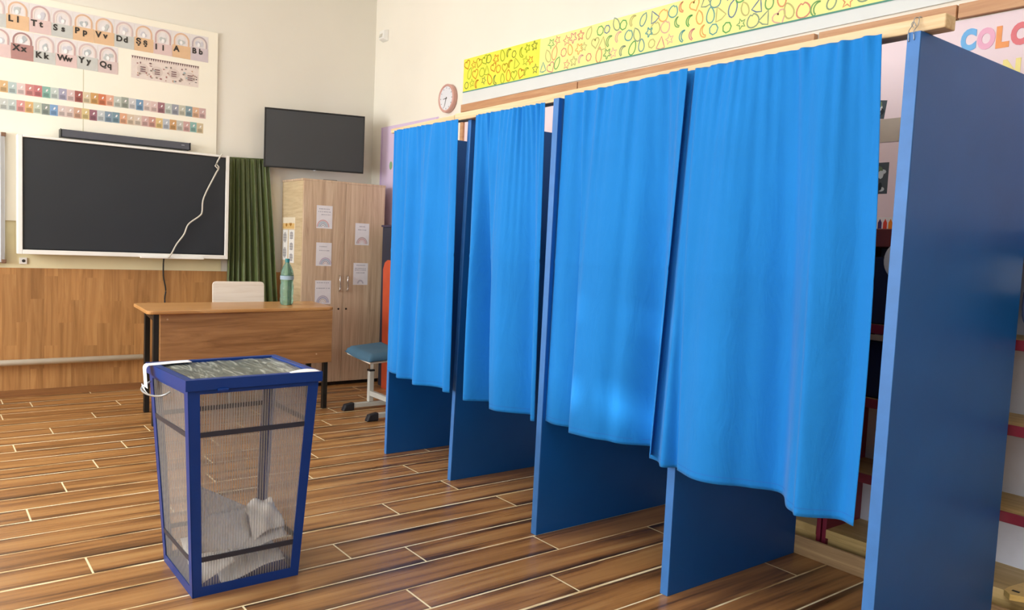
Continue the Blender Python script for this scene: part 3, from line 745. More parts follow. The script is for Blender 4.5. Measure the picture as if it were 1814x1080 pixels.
# ------------------------------------------------------------------ right wall: banners, clock, pin boards
tag(MB(M['headwhite']).box(3.586, 3.5995, .2, 5.49, 2.479, 2.83).build('header_board'), 'long white board behind the yellow shape banners', 'board')
SH = ['72a09c', '6f8aa0', '66ac62', 'e09c70', 'd8917a', 'e0b4a0', 'c4bd7c', '7fae6c', 'd6948a', 'e6b066', '92a486', '6aa6a0']
def outline(kind, c, s, rot):
    P = []
    if kind == 'star':
        P = [((s if k % 2 == 0 else s*.5)*math.cos(PI/2+k*PI/5), (s if k % 2 == 0 else s*.5)*math.sin(PI/2+k*PI/5)) for k in range(10)]
    elif kind == 'heart':
        P = [(s*.06*16*math.sin(u)**3, s*.06*(13*math.cos(u)-5*math.cos(2*u)-2*math.cos(3*u)-math.cos(4*u))) for u in [2*PI*k/20 for k in range(20)]]
    elif kind == 'leaf':
        P = [(s*.55*math.sin(u)*(1.2 if u < PI else .9), s*math.cos(u)) for u in [2*PI*k/14 for k in range(14)]]; P[0] = (0, s*1.25)
    elif kind == 'drop':
        P = [(s*.7*math.sin(u)*(.35+.65*math.sin(u/2)), -s*math.cos(u)*-1) for u in [2*PI*k/16 for k in range(16)]]
    elif kind == 'moon':
        P = circ(0, 0, s, None, 12, -1.3, 1.9)+circ(-s*.35, 0, s*.75, None, 8, 1.5, -1.0)
    elif kind == 'flower':
        P = [(s*(.8+.25*math.cos(5*u))*math.cos(u), s*(.8+.25*math.cos(5*u))*math.sin(u)) for u in [2*PI*k/25 for k in range(25)]]
    elif kind == 'apple':
        P = [(s*.85*math.sin(u)*(1-.2*math.cos(u)), s*.85*math.cos(u)-(.25*s if k == 0 else 0)) for k, u in enumerate([2*PI*j/16 for j in range(16)])]
    elif kind == 'hex': P = circ(0, 0, s*.85, None, 7)
    elif kind == 'tri': P = [(0, s), (s*.3, .3*s), (s*.85, -s*.7), (0, -s*.85), (-s*.85, -s*.7), (-s*.3, .3*s)]
    cr, sr = math.cos(rot), math.sin(rot)
    return [(c[0]+a*cr-b*sr, c[1]+a*sr+b*cr) for a, b in P]
def ribbon(mb, F, P, w, off):
    n = len(P)
    cx = sum(p[0] for p in P)/n; cy = sum(p[1] for p in P)/n
    ins = []
    for i in range(n):
        a, b, c = P[i-1], P[i], P[(i+1) % n]
        t1 = Vector((b[0]-a[0], b[1]-a[1])); t2 = Vector((c[0]-b[0], c[1]-b[1]))
        if t1.length < 1e-6: t1 = t2
        if t2.length < 1e-6: t2 = t1
        nn = Vector((-(t1.normalized()+t2.normalized()).y, (t1.normalized()+t2.normalized()).x))
        if nn.length < 1e-6: nn = Vector((-t1.y, t1.x))
        nn.normalize(); ins.append((b[0]+nn.x*w, b[1]+nn.y*w))
    mb.ring(F, P, ins, off)
def banner(y0, y1, zf, h, col, label, seed, tint):
    rnd = random.Random(seed); F = FR(3.586 if tint else 3.585)
    mb = MB(plain('yellow_banner_'+col, col, .6, var=.02))
    mb.flat(F, [(y0, zf(y0)), (y1, zf(y1)), (y1, zf(y1)+h), (y0, zf(y0)+h)], 0, .001)
    kinds = ['star', 'heart', 'leaf', 'drop', 'moon', 'flower', 'apple', 'hex', 'tri']
    n = 0
    step = .080; y = y0-.05
    while y > y1+.04:
        for r_ in range(3):
            yy = y + rnd.uniform(-.018, .018) + (.04 if r_ == 1 else 0); z = zf(yy)+h*(.19+.31*r_)+rnd.uniform(-.012, .012)
            if yy > y0-.045 or yy < y1+.045: continue
            mb.use(paper(rnd.choice(SH if not tint else ['b9a02a', 'c78a2e', '9db030', '8a9a3a', 'cf9030', 'a8b83a', '7d8f4a'])))
            ribbon(mb, F, outline(rnd.choice(kinds), (yy, z), rnd.uniform(.033, .041), rnd.uniform(-.5, .5)), .0078, .0012+.00001*(n % 40)); n += 1
        y -= step
    mb.use(paper('5f9a8a')); mb.flat(F, [(y0, zf(y0)-.002), (y1, zf(y1)-.002), (y1, zf(y1)+.006), (y0, zf(y0)+.006)], .0012, .002)
    return tag(mb.build('shape_banner'), label, 'banner', 'yellow shape banners on the right wall')
zf = lambda y: 2.53+.0098*(y-.8)
banner(5.487, 4.488, zf, .266, 'f7ee4e', 'bright yellow shape banner, the short one nearest the clock', 11, True)
banner(4.496, .4, zf, .262, 'fbf29a', 'pale yellow shape banner running long above the booths', 5, False)

ck = thing('wall_clock', 'round wall clock with a rose rim on the cream wall', 'clock', (3.575, 5.703, 2.435))
CY, CZ, CR = 5.703, 2.554, .119
MB(M['rose']).lathe((3.6, CY, CZ), [(CR*.9, 0), (CR, -.006), (CR, -.038), (CR*.95, -.046), (CR*.85, -.044), (CR*.82, -.036)], 40, 'x').build('rim', ck, smooth=True)
MB(M['pale']).lathe((3.6, CY, CZ), [(CR*.84, -.0362), (CR*.84, -.038)], 36, 'x').build('face', ck)
FC = FR(3.562)
hd = MB(M['greyink'])
for k in range(12):
    a = k*PI/6; hd.flat(FC, [(CY+CR*r_*math.sin(a+da), CZ+CR*r_*math.cos(a+da)) for r_, da in ((.68, -.05), (.68, .05), (.77, .045), (.77, -.045))], .0002)
hd.build('hour_marks', ck)
def hand(ang, ln, w):
    s_, c_ = -math.sin(ang), math.cos(ang)
    return [(CY+s_*ln-c_*w*.4, CZ+c_*ln+s_*w*.4), (CY+s_*ln+c_*w*.4, CZ+c_*ln-s_*w*.4), (CY-s_*.012+c_*w, CZ-c_*.012-s_*w), (CY-s_*.012-c_*w, CZ-c_*.012+s_*w)]
MB(M['ink']).flat(FC, hand(math.radians(265), .05, .004), .001).build('hour_hand', ck)
MB(M['ink']).flat(FC, hand(math.radians(200), .075, .003), .0018).build('minute_hand', ck)

sn = thing('wall_sensor', 'small off-white sensor box high on the right wall near the corner', 'sensor', (3.57, 6.893, 3.225))
MB(M['white']).hexa([(3.6, 6.835, 3.235), (3.6, 6.95, 3.235), (3.6, 6.95, 3.345), (3.6, 6.835, 3.345)], [(3.545, 6.85, 3.255), (3.545, 6.94, 3.255), (3.555, 6.94, 3.335), (3.555, 6.85, 3.335)]).build('housing', sn, bevel=.008)
MB(plain('sensor_lens', 'cfcabc', .4)).hexa([(3.5445, 6.865, 3.268), (3.5445, 6.925, 3.268), (3.5505, 6.925, 3.305), (3.5505, 6.865, 3.305)], [(3.538, 6.875, 3.273), (3.538, 6.915, 3.273), (3.545, 6.915, 3.30), (3.545, 6.875, 3.30)]).build('lens', sn, bevel=.003)

tag(MB(M['lilac']).rect(FR(3.598), 5.87, 6.92, 1.485, 2.425, 0, .002).use(paper('cdb2da')).rect(FR(3.598), 5.885, 5.90, 1.485, 2.42, .0025, .001).rect(FR(3.598), 6.885, 6.905, 1.485, 2.42, .0025, .001).use(paper('8fb08a')).flat(FR(3.598), circ(6.70, 2.05, .03, .04, 10), .003).build('lilac_poster'), 'plain lilac paper sheet on the right wall beside the wardrobe', 'poster')

pbd = thing('pin_board', 'long pink pin board with brown top rail behind the booths', 'pin board', (3.588, 2.9, 1.49))
zr = lambda y: 2.446+.0052*y
for ya, yb in ((5.48, 4.055), (4.045, 2.29), (2.265, 1.618), (1.610, .3)):
    MB(M['rail']).hexa([(3.565, ya, zr(ya)-.06), (3.598, ya, zr(ya)-.06), (3.598, ya, zr(ya)), (3.565, ya, zr(ya))], [(3.565, yb, zr(yb)-.06), (3.598, yb, zr(yb)-.06), (3.598, yb, zr(yb)), (3.565, yb, zr(yb))]).build('top_rail', pbd, bevel=.003)
MB(M['rail']).box(3.565, 3.598, 5.44, 5.48, 1.49, 2.413).build('side_rail', pbd, bevel=.003)
MB(M['pink']).box(3.585, 3.597, .3, 5.4395, 1.485, 2.387).build('pink_paper', pbd)

def letter(ch, y0, y1, z0, z1, col, label):
    o = text_mesh('paper_letter', ch, .125, XR, (3.5835, y0, z0), paper(col), None, .008, .0008)
    V = o.data.vertices
    ys = [v.co.y for v in V]; zs = [v.co.z for v in V]; a, b, c, d = min(ys), max(ys), min(zs), max(zs)
    for v in V:
        v.co.y = (v.co.y-b)/(b-a)*(y0-y1); v.co.z = (v.co.z-c)/(d-c)*(z1-z0)
    return tag(o, label, 'letter', 'cut paper letters on the pin board')
letter('C', 1.597, 1.534, 2.252, 2.346, '7ab6e8', 'light blue cut paper letter C on the pink board')
letter('O', 1.531, 1.460, 2.247, 2.338, 'eab0c8', 'pink cut paper letter O next to the blue C')
letter('L', 1.457, 1.406, 2.243, 2.334, 'eda06a', 'orange cut paper letter L on the pink board')
letter('O', 1.402, 1.325, 2.243, 2.336, 'df7f86', 'red cut paper letter O after the orange L')
letter('N', 1.422, 1.355, 2.10, 2.192, 'f3e49a', 'pale yellow cut paper letter under the orange L')

def photo(y0, y1, z0, z1, label, seed, tilt=0):
    rnd = random.Random(seed); F = FR(3.5848)
    cy, cz = (y0+y1)/2, (z0+z1)/2
    rot = lambda P: [(cy+(a-cy)*math.cos(tilt)-(b-cz)*math.sin(tilt), cz+(a-cy)*math.sin(tilt)+(b-cz)*math.cos(tilt)) for a, b in P]
    mb = MB(paper('4e565c')); mb.flat(F, rot([(y0, z0), (y1, z0), (y1, z1), (y0, z1)]))
    for k in range(26):
        mb.use(paper(rnd.choice(['d8dadc', '9aa4a8', '2f363b', '7a868c', 'c3ccd0', '6a7a5e'])))
        a, b = rnd.uniform(y0+.02, y1-.02), rnd.uniform(z0+.02, z1-.02)
        mb.flat(F, rot(circ(a, b, rnd.uniform(.006, .018), rnd.uniform(.008, .02), 8)), .0007+.00004*k)
    return tag(mb.build('photograph'), label, 'photo', 'photographs pinned behind the nearest booth')
photo(1.868, 2.06, 1.655, 1.80, 'dark group photograph pinned in the gap beside the nearest curtain', 3)
photo(1.905, 2.06, 2.01, 2.095, 'small tilted photograph higher in the gap beside the nearest curtain', 4, .12)
tag(MB(plain('grey_card_strip', 'b3a79b', .8)).rect(FR(3.5848), 1.67, 2.22, 1.893, 2.0, 0, .003).build('card_strip'), 'grey-brown card strip across the pink paper, in the gap beside the nearest curtain', 'strip')
mb = MB(paper('e9e4e6')); F = FR(3.564); mb.rect(F, 1.66, 2.22, 1.482, 1.545)
for k in range(22):
    a = 1.67+k*.025; c = ['d84a3a', 'e88a2e', 'f0c832', '9ac04a', '3f7a4a', '3a5a8a', '4a3a6a'][(21-k) % 7]
    mb.use(paper(c)); mb.flat(F, [(a, 1.488), (a+.018, 1.488), (a+.018, 1.52), (a+.009, 1.538), (a, 1.52)], .0008)
tag(mb.build('pencil_border'), 'paper strip printed with coloured pencils above the bookshelf', 'border')

# ------------------------------------------------------------------ bookshelves behind the booths
def shelf(y0, y1, label):
    b = thing('bookshelf', label, 'bookshelf', (3.42, (y0+y1)/2, 0), 'bookshelves behind the booths')
    for a in (y0, y1-.02): MB(M['maroon']).box(3.255, 3.5605, a, a+.02, 0, 1.40).build('side_panel', b, bevel=.002)
    MB(M['backwhite']).box(3.545, 3.5605, y0+.0205, y1-.0205, .12, 1.40).build('back_panel', b)
    MB(M['redbrown']).box(3.245, 3.5605, y0, y1, 1.4005, 1.478).build('top_board', b, bevel=.004)
    for z0, z1 in ((.09, .125), (.385, .42), (.715, .75), (1.035, 1.07)):
        s = MB(M['shelfwood']).box(3.262, 3.5445, y0+.0205, y1-.0205, z0, z1).build('shelf_board', b)
        MB(M['maroon'] if z0 > .2 else M['shelfwood']).box(3.252, 3.2615, y0+.0205, y1-.0205, z0-.004, z1+.001).build('edge_strip', s, bevel=.002)
    MB(M['shelfwood']).box(3.275, 3.29, y0+.0205, y1-.0205, 0, .0895).build('kick_board', b)
    return b
shelf(.15, 1.872, 'bookshelf with dark red edges, nearest the right picture edge')
shelf(1.88, 3.6, 'bookshelf with dark red edges, behind the second booth from the front')
def box_item(name, y0, y1, z0, z1, m, label, cat, x0=3.285, x1=3.53):
    tag(MB(m).box(x0, x1, y0, y1, z0, z1).build(name, bevel=.006), label, cat)
box_item('storage_box', 1.50, 1.845, 1.0705, 1.36, plain('navy_box_card', '1d2342', .6), 'navy storage box on the upper shelf, seen through the gap beside the nearest curtain', 'box')
box_item('storage_box', 1.52, 1.845, .7505, 1.0, plain('deep_blue_box_card', '0f1d44', .6), 'deep blue storage box on the middle shelf, below the navy one', 'box')
tag(MB(plain('cream_plank', 'b8a88e', .6)).box(3.24, 3.262, 1.5, 1.845, 1.004, 1.028).build('edge_lath', bevel=.002), 'cream lath under the upper shelf edge, in the gap beside the nearest curtain', 'lath')
pl = thing('round_plate', 'round white plate on the upper shelf, half hidden by the end panel', 'plate', (3.25, 1.60, 1.28))
MB(M['white']).lathe((3.238, 1.585, 1.345), [(.005, -.004), (.05, -.003), (.085, -.012), (.088, -.010), (.055, .003), (.005, .003)], 32, 'x').build('dish', pl, smooth=True)
MB(M['white']).box(3.232, 3.25, 1.56, 1.61, 1.071, 1.26).build('stand', pl)
bp = thing('backpack', 'dark navy backpack with pale round patch on the shelf at the right edge', 'bag', (3.3, 1.0, 1.07))
def sack(u, v_):
    a = 2*PI*u; h = v_
    rx = .12*(1-.35*h**3); ry = .17*(1-.45*h**3)
    k = (abs(math.cos(a))**.6)*(1 if math.cos(a) > 0 else -1); l = (abs(math.sin(a))**.6)*(1 if math.sin(a) > 0 else -1)
    return (3.385+rx*k, .99+ry*l, 1.0715+.32*h)
sk = MB(M['navyfab']).grid(sack, 28, 14)
bmesh.ops.remove_doubles(sk.bm, verts=sk.bm.verts, dist=1e-5); sk.bm.normal_update(); bmesh.ops.holes_fill(sk.bm, edges=sk.bm.edges)
sk.build('body', bp, smooth=True)
MB(M['white']).hexa([(3.262, a, b) for a, b in circ(1.055, 1.31, .075, .078, 20)], [(3.256, a, b) for a, b in circ(1.055, 1.31, .07, .073, 20)]).build('patch', bp, bevel=.002)
MB(plain('strap_blue', '3a4e7a', .8)).tube(smoothpts([(3.25, 1.14, 1.25), (3.235, 1.13, 1.15), (3.25, 1.08, 1.085)]), .01, 8).build('strap', bp, smooth=True)
pd = MB(wood('yellow_wood', [(.3, 'd9b465'), (.6, 'ecca7e')], (12, 1, 12), .4))
pr_ = [(3.20, 1.02), (3.17, 1.075), (3.20, 1.105), (3.25, 1.105), (3.52, 1.06), (3.52, .8), (3.25, .8)]
pd.hexa([(a, b, .126) for a, b in pr_], [(a, b, .148) for a, b in pr_])
pd.use(M['ink']).box(3.21, 3.225, 1.06, 1.085, .1482, .149)
tag(pd.build('wooden_board', bevel=.008), 'yellow wooden board with rounded corner poking out of the lowest shelf', 'board')

# ------------------------------------------------------------------ voting booths
def panel(x0, y0, y1, label, x1=3.17, h=2.0, lean=(0, 0)):
    p = thing('booth_divider', label, 'partition', ((x0+x1)/2, (y0+y1)/2, 0), 'blue dividers of the voting booths')
    lx, ly = lean
    MB(M['blue']).hexa([(x0+.004, y0, 0), (x1, y0, 0), (x1, y1, 0), (x0+.004, y1, 0)], [(x0+.004+lx, y0+ly, h), (x1+lx, y0+ly, h), (x1+lx, y1+ly, h), (x0+.004+lx, y1+ly, h)]).build('board', p, bevel=.002)
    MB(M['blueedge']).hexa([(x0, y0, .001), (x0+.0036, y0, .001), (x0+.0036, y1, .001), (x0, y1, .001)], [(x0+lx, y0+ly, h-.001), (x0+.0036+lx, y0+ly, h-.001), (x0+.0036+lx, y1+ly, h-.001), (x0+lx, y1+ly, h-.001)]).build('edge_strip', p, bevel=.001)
    return p
panel(2.333, 4.284, 4.310, 'blue booth divider at the far end, next to the stool')
panel(2.385, 3.621, 3.652, 'blue booth divider between the two farthest curtains', lean=(-.018, -.092))
panel(2.277, 2.720, 2.756, 'blue booth divider whose pale edge shows full height between the second and third curtain', lean=(-.006, -.022))
panel(2.316, 1.951, 1.989, 'blue booth divider covered by the nearest curtain, its foot showing below')
panel(2.288, 1.131, 1.169, 'large blue end panel nearest the camera at the right')
def xc(y): return 2.29+(y-1.1)*.0125
def beam(y0, y1, z0, h0, h1, dx, dep, label, m, zt=None):
    mb = MB(m)
    a, b = xc(y0)+dx, xc(y1)+dx
    mb.hexa([(a, y0, z0[0]), (a+dep, y0, z0[0]), (a+dep, y0, z0[0]+h0), (a, y0, z0[0]+h0)], [(b, y1, z0[1]), (b+dep, y1, z0[1]), (b+dep, y1, z0[1]+h1), (b, y1, z0[1]+h1)])
    return tag(mb.build('wooden_beam', bevel=.004), label, 'beam', 'pine beams carrying the curtains')
beam(3.66, 1.075, (2.001, 2.003), .040, .040, .022, .062, 'long pine beam on top of the booths, with the nearer cut end', M['pine'])
beam(4.40, 3.664, (2.001, 2.001), .026, .034, .022, .05, 'short thin pine beam over the farthest booth', M['pine'])
tag(MB(M['pine2']).box(3.171, 3.19, 1.0, 4.3, 0, .085).build('bottom_plank', bevel=.003), 'rough pine plank on the floor along the back of the booths', 'plank')
wr = MB(M['galv'])
wr.tube(smoothpts([(2.286, 1.148, 1.975), (2.283, 1.148, 2.0), (2.300, 1.146, 2.02), (2.308, 1.148, 2.044), (2.33, 1.15, 2.0455)]), .0014, 6)
wr.tube(smoothpts([(2.286, 1.163, 1.972), (2.283, 1.164, 2.0), (2.301, 1.163, 2.022), (2.308, 1.160, 2.044), (2.33, 1.156, 2.0465)]), .0014, 6)
wr.tube(smoothpts([(2.300, 1.152, 2.018), (2.296, 1.158, 2.03), (2.300, 1.166, 2.024), (2.298, 1.158, 2.014)]), .0013, 6)
tag(wr.build('tie_wire', smooth=True), 'thin twisted wire tying the beam to the end panel', 'wire')

def curtain(label, top, bot, zt, zb, folds, gather, gseed, bulge=(0, 0), ex=(0.0, 0.0), hem=True):
    """top/bot = (y of left edge, y of right edge); folds = (kind, s at top, s at bottom, width, depth, power)"""
    rnd = random.Random(gseed)
    ph = [(rnd.uniform(7, 22), rnd.random()*6.28, rnd.uniform(.5, 1)) for _ in range(4)]
    y_mid = (top[0]+top[1])/2
    root = thing('booth_curtain', label, 'curtain', (xc(y_mid), y_mid, zb), 'blue curtains of the voting booths')
    def f(s, t, push=0.0):
        yl = top[0]+(bot[0]-top[0])*t + bulge[0]*math.sin(PI*t); yr = top[1]+(bot[1]-top[1])*t + bulge[1]*math.sin(PI*t)
        y = yl+(yr-yl)*s
        z = (zt[0]+(zt[1]-zt[0])*s)*(1-t) + zb*t + .004*math.sin(9*s+gseed)*t
        def fold(q0):
            e = 0
            for w, p, a in ph: e += gather*a*math.exp(-t*5)*math.sin(w*2*PI*q0*.9+p+2.2*math.sin(7*q0+p))*.5
            for kind, s0, s1, w, amp, pw in folds:
                c = s0+(s1-s0)*t; q = (q0-c)/w
                if kind == 'g': v_ = math.exp(-q*q)
                else: v_ = .5*(1+math.tanh(q))
                e += 2.2*amp*v_*(max(t, .0)**pw)
            return e
        d = fold(s) - fold(0)*(1-s) - fold(1)*s + ex[0]*(1-s)**6 + ex[1]*s**6
        # fold crease across the cloth at about 1.27 m
        d += .0022*math.exp(-((z-1.275)/.007)**2)
        yy = y + .3*gather*math.exp(-t*7)*math.sin(25*s+gseed)
        return (xc(y)-.012-d-push, yy, z)
    MB(M['curtain']).grid(lambda s, t: f(s, t), 170, 110).build('cloth', root, smooth=True, solid=.0014)
    if hem:
        T = 1-.028/(zt[0]-zb)
        MB(M['seam']).grid(lambda s, t: f(s, T+.0022*t, .0012), 170, 1).build('hem_seam', root, smooth=True)
    return root

curtain('blue booth curtain farthest away, next to the wardrobe', (4.288, 3.565), (4.272, 3.545), (2.003, 1.998), .525,
        [('s', .23, .235, .012, .036, .9), ('s', .50, .55, .012, .034, .9), ('g', .12, .12, .08, .012, .5), ('g', .38, .40, .10, -.016, .6), ('g', .82, .85, .12, -.014, .7), ('g', .30, .30, .05, .012, .4), ('g', .62, .64, .06, .014, .4), ('g', .95, .95, .06, .02, .6)], .010, 1)
curtain('blue booth curtain second from the far end, with a deep fold at its left', (3.395, 2.826), (3.385, 2.795), (2.0, 1.998), .525,
        [('g', .10, .10, .07, .035, .5), ('g', .10, .30, .085, -.045, .7), ('s', .22, .42, .03, .055, .8), ('g', .5, .60, .10, .014, .5), ('g', .80, .84, .09, -.028, .6), ('g', .97, .97, .06, .02, .7), ('g', .35, .38, .05, -.01, .4)], .010, 2, (.012, 0))
curtain('blue booth curtain third from the far end, with pale light patches near its foot', (2.690, 1.966), (2.714, 2.040), (2.012, 2.016), .540,
        [('g', .08, .10, .09, .012, .6), ('s', .18, .29, .012, .05, .9), ('g', .24, .27, .05, -.012, .5), ('g', .50, .52, .16, .012, .6), ('g', .82, .84, .10, -.045, .7), ('g', 1.0, 1.0, .07, .03, .7), ('g', .60, .62, .05, -.006, .4)], .009, 3, ex=(0, .020))
curtain('widest blue booth curtain, nearest the camera, hanging lowest', (2.022, 1.243), (2.080, 1.21), (2.020, 2.008), .523,
        [('g', .05, .05, .05, -.003, .6), ('g', .14, .13, .05, .018, .4), ('g', .10, .17, .022, -.018, 1.0), ('g', .32, .36, .15, .036, .6), ('g', .60, .62, .09, -.036, .6), ('g', .76, .78, .09, .030, .6), ('s', .74, .80, .014, .020, .9), ('g', .94, .93, .05, -.016, .5), ('g', .46, .50, .04, -.008, .6)], .008, 4, (0, -.02), ex=(-.020, 0))

# ------------------------------------------------------------------ ballot box
bx = thing('ballot_box', 'tapered ballot box with blue metal frame and ribbed clear sides', 'ballot box', (.99, 3.07, 0))
ZT = .772
CB = {'FL': (.789, 2.872), 'FR': (1.190, 2.872), 'BL': (.787, 3.275), 'BR': (1.186, 3.275)}
CT = {'FL': (.755, 2.846), 'FR': (1.252, 2.866), 'BL': (.727, 3.290), 'BR': (1.245, 3.333)}
SIDE = {'front': ('FL', 'FR'), 'back': ('BL', 'BR'), 'left': ('FL', 'BL'), 'right': ('FR', 'BR')}
def face_pt(side, u, z, inset=0.0):
    k = z/ZT; a, b = SIDE[side]
    A = Vector(CB[a]).lerp(Vector(CT[a]), k); B = Vector(CB[b]).lerp(Vector(CT[b]), k)
    p = A.lerp(B, u)
    n = {'front': (0, 1), 'back': (0, -1), 'left': (1, 0), 'right': (-1, 0)}[side]
    return (p.x+n[0]*inset, p.y+n[1]*inset, z)
def slab(mb, side, quad, i0, i1):
    mb.hexa([face_pt(side, u, z, i0) for u, z in quad], [face_pt(side, u, z, i1) for u, z in quad])
# corner posts (L section), top and bottom rails
for cxn, sx in (('l', 0), ('r', 1)):
    for cyn, sy in (('f', 0), ('b', 1)):
        mb = MB(M['navy'])
        w = .085
        fr_q = [(0 if sx == 0 else 1-w, 0), (w if sx == 0 else 1, 0), (w if sx == 0 else 1, ZT), (0 if sx == 0 else 1-w, ZT)]
        sd_q = [(0 if sy == 0 else 1-w, 0), (w if sy == 0 else 1, 0), (w if sy == 0 else 1, ZT), (0 if sy == 0 else 1-w, ZT)]
        slab(mb, 'front' if sy == 0 else 'back', fr_q, 0, .003)
        slab(mb, 'left' if sx == 0 else 'right', sd_q, 0, .003)
        mb.build('corner_post', bx)
for side in ('front', 'back', 'left', 'right'):
    mb = MB(M['navy'])
    slab(mb, side, [(.085, 0), (.915, 0), (.915, .036), (.085, .036)], 0, .003); mb.build('bottom_rail', bx)
    mb = MB(M['navy'])
    slab(mb, side, [(.085, .757), (.915, .757), (.915, ZT), (.085, ZT)], 0, .003); mb.build('top_rail', bx)
    mb = MB(M['polyF'] if side in ('front', 'back') else M['polyS'])
    mb.face([mb.bm.verts.new(face_pt(side, u, z, .005)) for u, z in ((.03, .01), (.97, .01), (.97, .768), (.03, .768))]); mb.build('clear_panel', bx)
    for z in (.130, .598):
        mb = MB(M['navydark']); slab(mb, side, [(.084, z), (.916, z), (.916, z+.019), (.084, z+.019)], .0008, .0046)
        mb.build('crossbar', bx)
MB(M['navy']).box(.795, 1.184, 2.878, 3.269, .002, .008).build('base_plate', bx)
ld = MB(M['navy'])
LC = [Vector(p) for p in ((.745, 2.834), (1.263, 2.855), (1.256, 3.345), (.716, 3.302))]
zb_, zt_ = ZT+.0005, .812
LI = []
for k in range(4):
    b = LC[k]; LI.append(b + (LC[k-1]-b).normalized()*.030 + (LC[(k+1) % 4]-b).normalized()*.030)
for k in range(4):
    q = (LC[k], LC[(k+1) % 4], LI[(k+1) % 4], LI[k])
    ld.hexa([(p.x, p.y, zb_) for p in q], [(p.x, p.y, zt_) for p in q])
bmesh.ops.remove_doubles(ld.bm, verts=ld.bm.verts, dist=1e-5)
lid = ld.build('lid_frame', bx, bevel=.002)
def lidg(s, t):
    p = LI[0].lerp(LI[1], s).lerp(LI[3].lerp(LI[2], s), t)
    return (p.x, p.y, .803+.0016*math.sin(24*s+5*t)*math.sin(9*t+3*s))
MB(M['lid']).grid(lidg, 40, 40).build('lid_film', lid, smooth=True, solid=.003)
x0, y0 = .746, 2.838
MB(M['navy']).box(.855, .892, y0-.016, y0-.0005, .768, .778).build('latch_tab', lid, bevel=.002)
hw = MB(M['galv']).tube(smoothpts([(.741, 3.02, .742), (.718, 3.03, .728), (.700, 3.10, .715), (.688, 3.20, .712), (.692, 3.25, .722), (.726, 3.26, .742)]), .004, 8)
hw.build('wire_handle', bx, smooth=True)
# paper seals over the lid corners
tp_ = MB(paper('fbfaf7'))
def seal(s, t):
    # runs from the lid along the back edge, over the left edge and down to the handle
    d = s*.40
    y = 3.262-.055*t if d < .17 else 3.262-.055*t - .02*(d-.17)/.2
    if d < .165: return (.875-d, y+.032*(1-d/.165), .8135+.0006*math.sin(30*d))
    k = (d-.165)/.235
    a = min(1, k*2.4)*PI/2
    return (.710-.016*math.sin(a), y-.02*k, .8135-.016*(1-math.cos(a)) - max(0, k-.4)*.11)
tp_.grid(seal, 40, 8)
tag(tp_.build('paper_seal', smooth=True, solid=.0012), 'white paper strip sealing the lid at its back left corner', 'seal')
t2 = MB(paper('fbfaf7'))
for y in (3.248, 3.222):
    t2.grid(lambda s, t, y=y: (.692-.006*math.sin(3*s)+.010*s, y-.05*s+(t-.5)*.012, .737-.03*s), 8, 2)
tag(t2.build('paper_tail', solid=.001), 'two narrow white paper tails hanging on the wire handle of the ballot box', 'paper')
t3 = MB(paper('fbfaf7'))
def seal2(s, t):
    x = 1.135+.118*s; w0 = .02+.030*min(1, s*1.5)
    return (x, y0+.016+w0*t, .8132+.004*math.sin(PI*s)*t)
t3.grid(seal2, 16, 6)
tag(t3.build('paper_seal', smooth=True, solid=.0012), 'white paper seal on the front right corner of the lid', 'seal')

# ballots
def sheet(name, corners, label, bend=.02, fold=None, seed=0, crum=.004, col='f2f0ee'):
    rnd = random.Random(seed); A, B, C, D = [Vector(c) for c in corners]
    n = (B-A).cross(D-A).normalized(); p1, p2 = rnd.random()*6, rnd.random()*6
    def f(s, t):
        p = (A*(1-s)+B*s)*(1-t)+(D*(1-s)+C*s)*t
        k = bend*math.sin(PI*s)+crum*math.sin(9*s+p1)*math.sin(8*t+p2)
        if fold: k += fold*(1-abs(2*t-1))
        return p+n*k
    return tag(MB(paper(col)).grid(f, 18, 14).build(name, smooth=True, solid=.0012), label, 'ballot', 'ballot papers inside the box')
sheet('ballot_paper', [(.80, 2.92, .20), (1.12, 3.17, .05), (1.15, 3.20, .16), (.80, 2.95, .41)], 'large white ballot sheet leaning high against the left side of the box', .004, None, 1, .002)
sheet('ballot_paper', [(.81, 2.895, .155), (1.02, 2.935, .125), (1.06, 3.10, .225), (.81, 2.965, .27)], 'white ballot sheet spread in the middle of the heap', .012, .008, 2, .005)
sheet('ballot_paper', [(1.03, 2.925, .155), (1.165, 2.955, .175), (1.15, 3.08, .255), (1.05, 3.12, .225)], 'crumpled white ballot sheet with raised corners at the right of the heap', .018, .02, 3, .012)
sheet('ballot_paper', [(.95, 2.888, .118), (1.15, 2.888, .165), (1.17, 3.03, .16), (.96, 3.0, .13)], 'folded ballot sheet lying just above the lower crossbar', .006, .010, 4, .003, 'dcd9d8')
sheet('ballot_paper', [(.815, 2.890, .03), (.955, 2.895, .10), (.95, 3.06, .13), (.815, 3.05, .13)], 'white ballot sheet at the bottom left of the box', .008, .006, 5, .003)
sheet('ballot_paper', [(.90, 2.888, .016), (1.14, 2.888, .075), (1.15, 3.06, .09), (.91, 3.06, .06)], 'white ballot sheet at the bottom right of the box', .008, .010, 6, .004, 'e6e4e2')
sheet('ballot_paper', [(.84, 3.10, .016), (1.14, 3.10, .03), (1.14, 3.245, .08), (.84, 3.245, .09)], 'white ballot sheet at the back of the box floor', .008, .008, 8, .003, 'efedea')
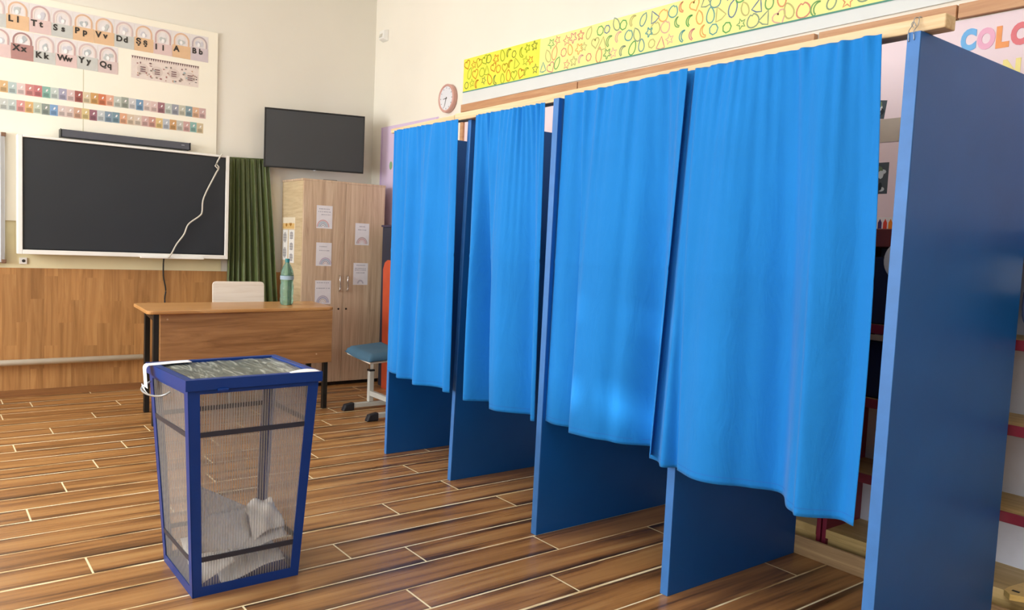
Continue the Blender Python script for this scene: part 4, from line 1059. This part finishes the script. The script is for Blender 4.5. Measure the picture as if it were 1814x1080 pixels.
# bits of paper dust on the tiles
# ------------------------------------------------------------------ light
def area(name, y0, y1, z0, z1, x, energy, col):
    l = bpy.data.lights.new(name, 'AREA'); l.shape = 'RECTANGLE'; l.size = z1-z0; l.size_y = y1-y0; l.energy = energy; l.color = col
    o = bpy.data.objects.new(name, l); COL.objects.link(o); o.location = (x, (y0+y1)/2, (z0+z1)/2); o.rotation_euler = (0, -PI/2, 0)
    return o
for i, (a, b) in enumerate(wins):
    area('window_daylight', a+.05, b-.05, WZ0+.05, WZ1-.05, XL-.005, (42, 50, 185)[i], (.94, .98, 1.0))
sun = bpy.data.lights.new('sun', 'SUN'); sun.energy = 4.0; sun.angle = math.radians(1.1); sun.color = (1, .95, .85)
so = bpy.data.objects.new('sun', sun); COL.objects.link(so)
so.rotation_euler = SUN.to_track_quat('-Z', 'Y').to_euler(); so.location = (-8, 6, 8)
wld = bpy.data.worlds.new('world'); SC.world = wld; wld.use_nodes = True
bg = wld.node_tree.nodes['Background']; bg.inputs['Color'].default_value = (.75, .85, 1, 1); bg.inputs['Strength'].default_value = 1.0
# two unseen ceiling lamp strips, added for overhead light
for y in (1.0, 4.2):
    lp = thing('added_ceiling_lamp', 'added white ceiling lamp strip %s' % ('nearer the camera' if y < 2 else 'nearer the end wall'), 'lamp', (0.2, y, 3.86), 'added ceiling lamps')
    MB(M['white']).box(-.6, 1.0, y-.11, y+.11, 3.88, 3.949).build('housing', lp, bevel=.004)
    MB(M['pane']).box(-.58, .98, y-.09, y+.09, 3.866, 3.8795).build('diffuser', lp)
    l = bpy.data.lights.new('added_lamp_light', 'AREA'); l.shape = 'RECTANGLE'; l.size = 1.5; l.size_y = .17; l.energy = 14; l.color = (.97, .98, 1)
    o = bpy.data.objects.new('added_lamp_light', l); COL.objects.link(o); o.location = (.2, y, 3.86)

# ------------------------------------------------------------------ camera
F_, yw, pt, rl = 1384.66, .652448, .0737861, .0451527
cam = bpy.data.cameras.new('camera'); co = bpy.data.objects.new('camera', cam); COL.objects.link(co); SC.camera = co
cam.sensor_width = 36; cam.sensor_fit = 'HORIZONTAL'; cam.lens = 36*F_/1814; cam.clip_start = .05
fw = Vector((math.sin(yw)*math.cos(pt), math.cos(yw)*math.cos(pt), -math.sin(pt)))
rt = Vector((math.cos(yw), -math.sin(yw), 0)); upv = rt.cross(fw)
r2 = rt*math.cos(rl)+upv*math.sin(rl); u2 = -rt*math.sin(rl)+upv*math.cos(rl)
mw = Matrix((r2, u2, -fw)).transposed().to_4x4(); mw.translation = (0, 0, 1.33)
co.matrix_world = mw

vs = SC.view_settings
vs.view_transform = 'Standard'; vs.look = 'None'; vs.exposure = 0.12; vs.gamma = 1.0
vs.use_curve_mapping = False
SC.cycles.max_bounces = 8; SC.cycles.transparent_max_bounces = 16; SC.cycles.caustics_reflective = False; SC.cycles.caustics_refractive = False
SC.cycles.sample_clamp_indirect = 6
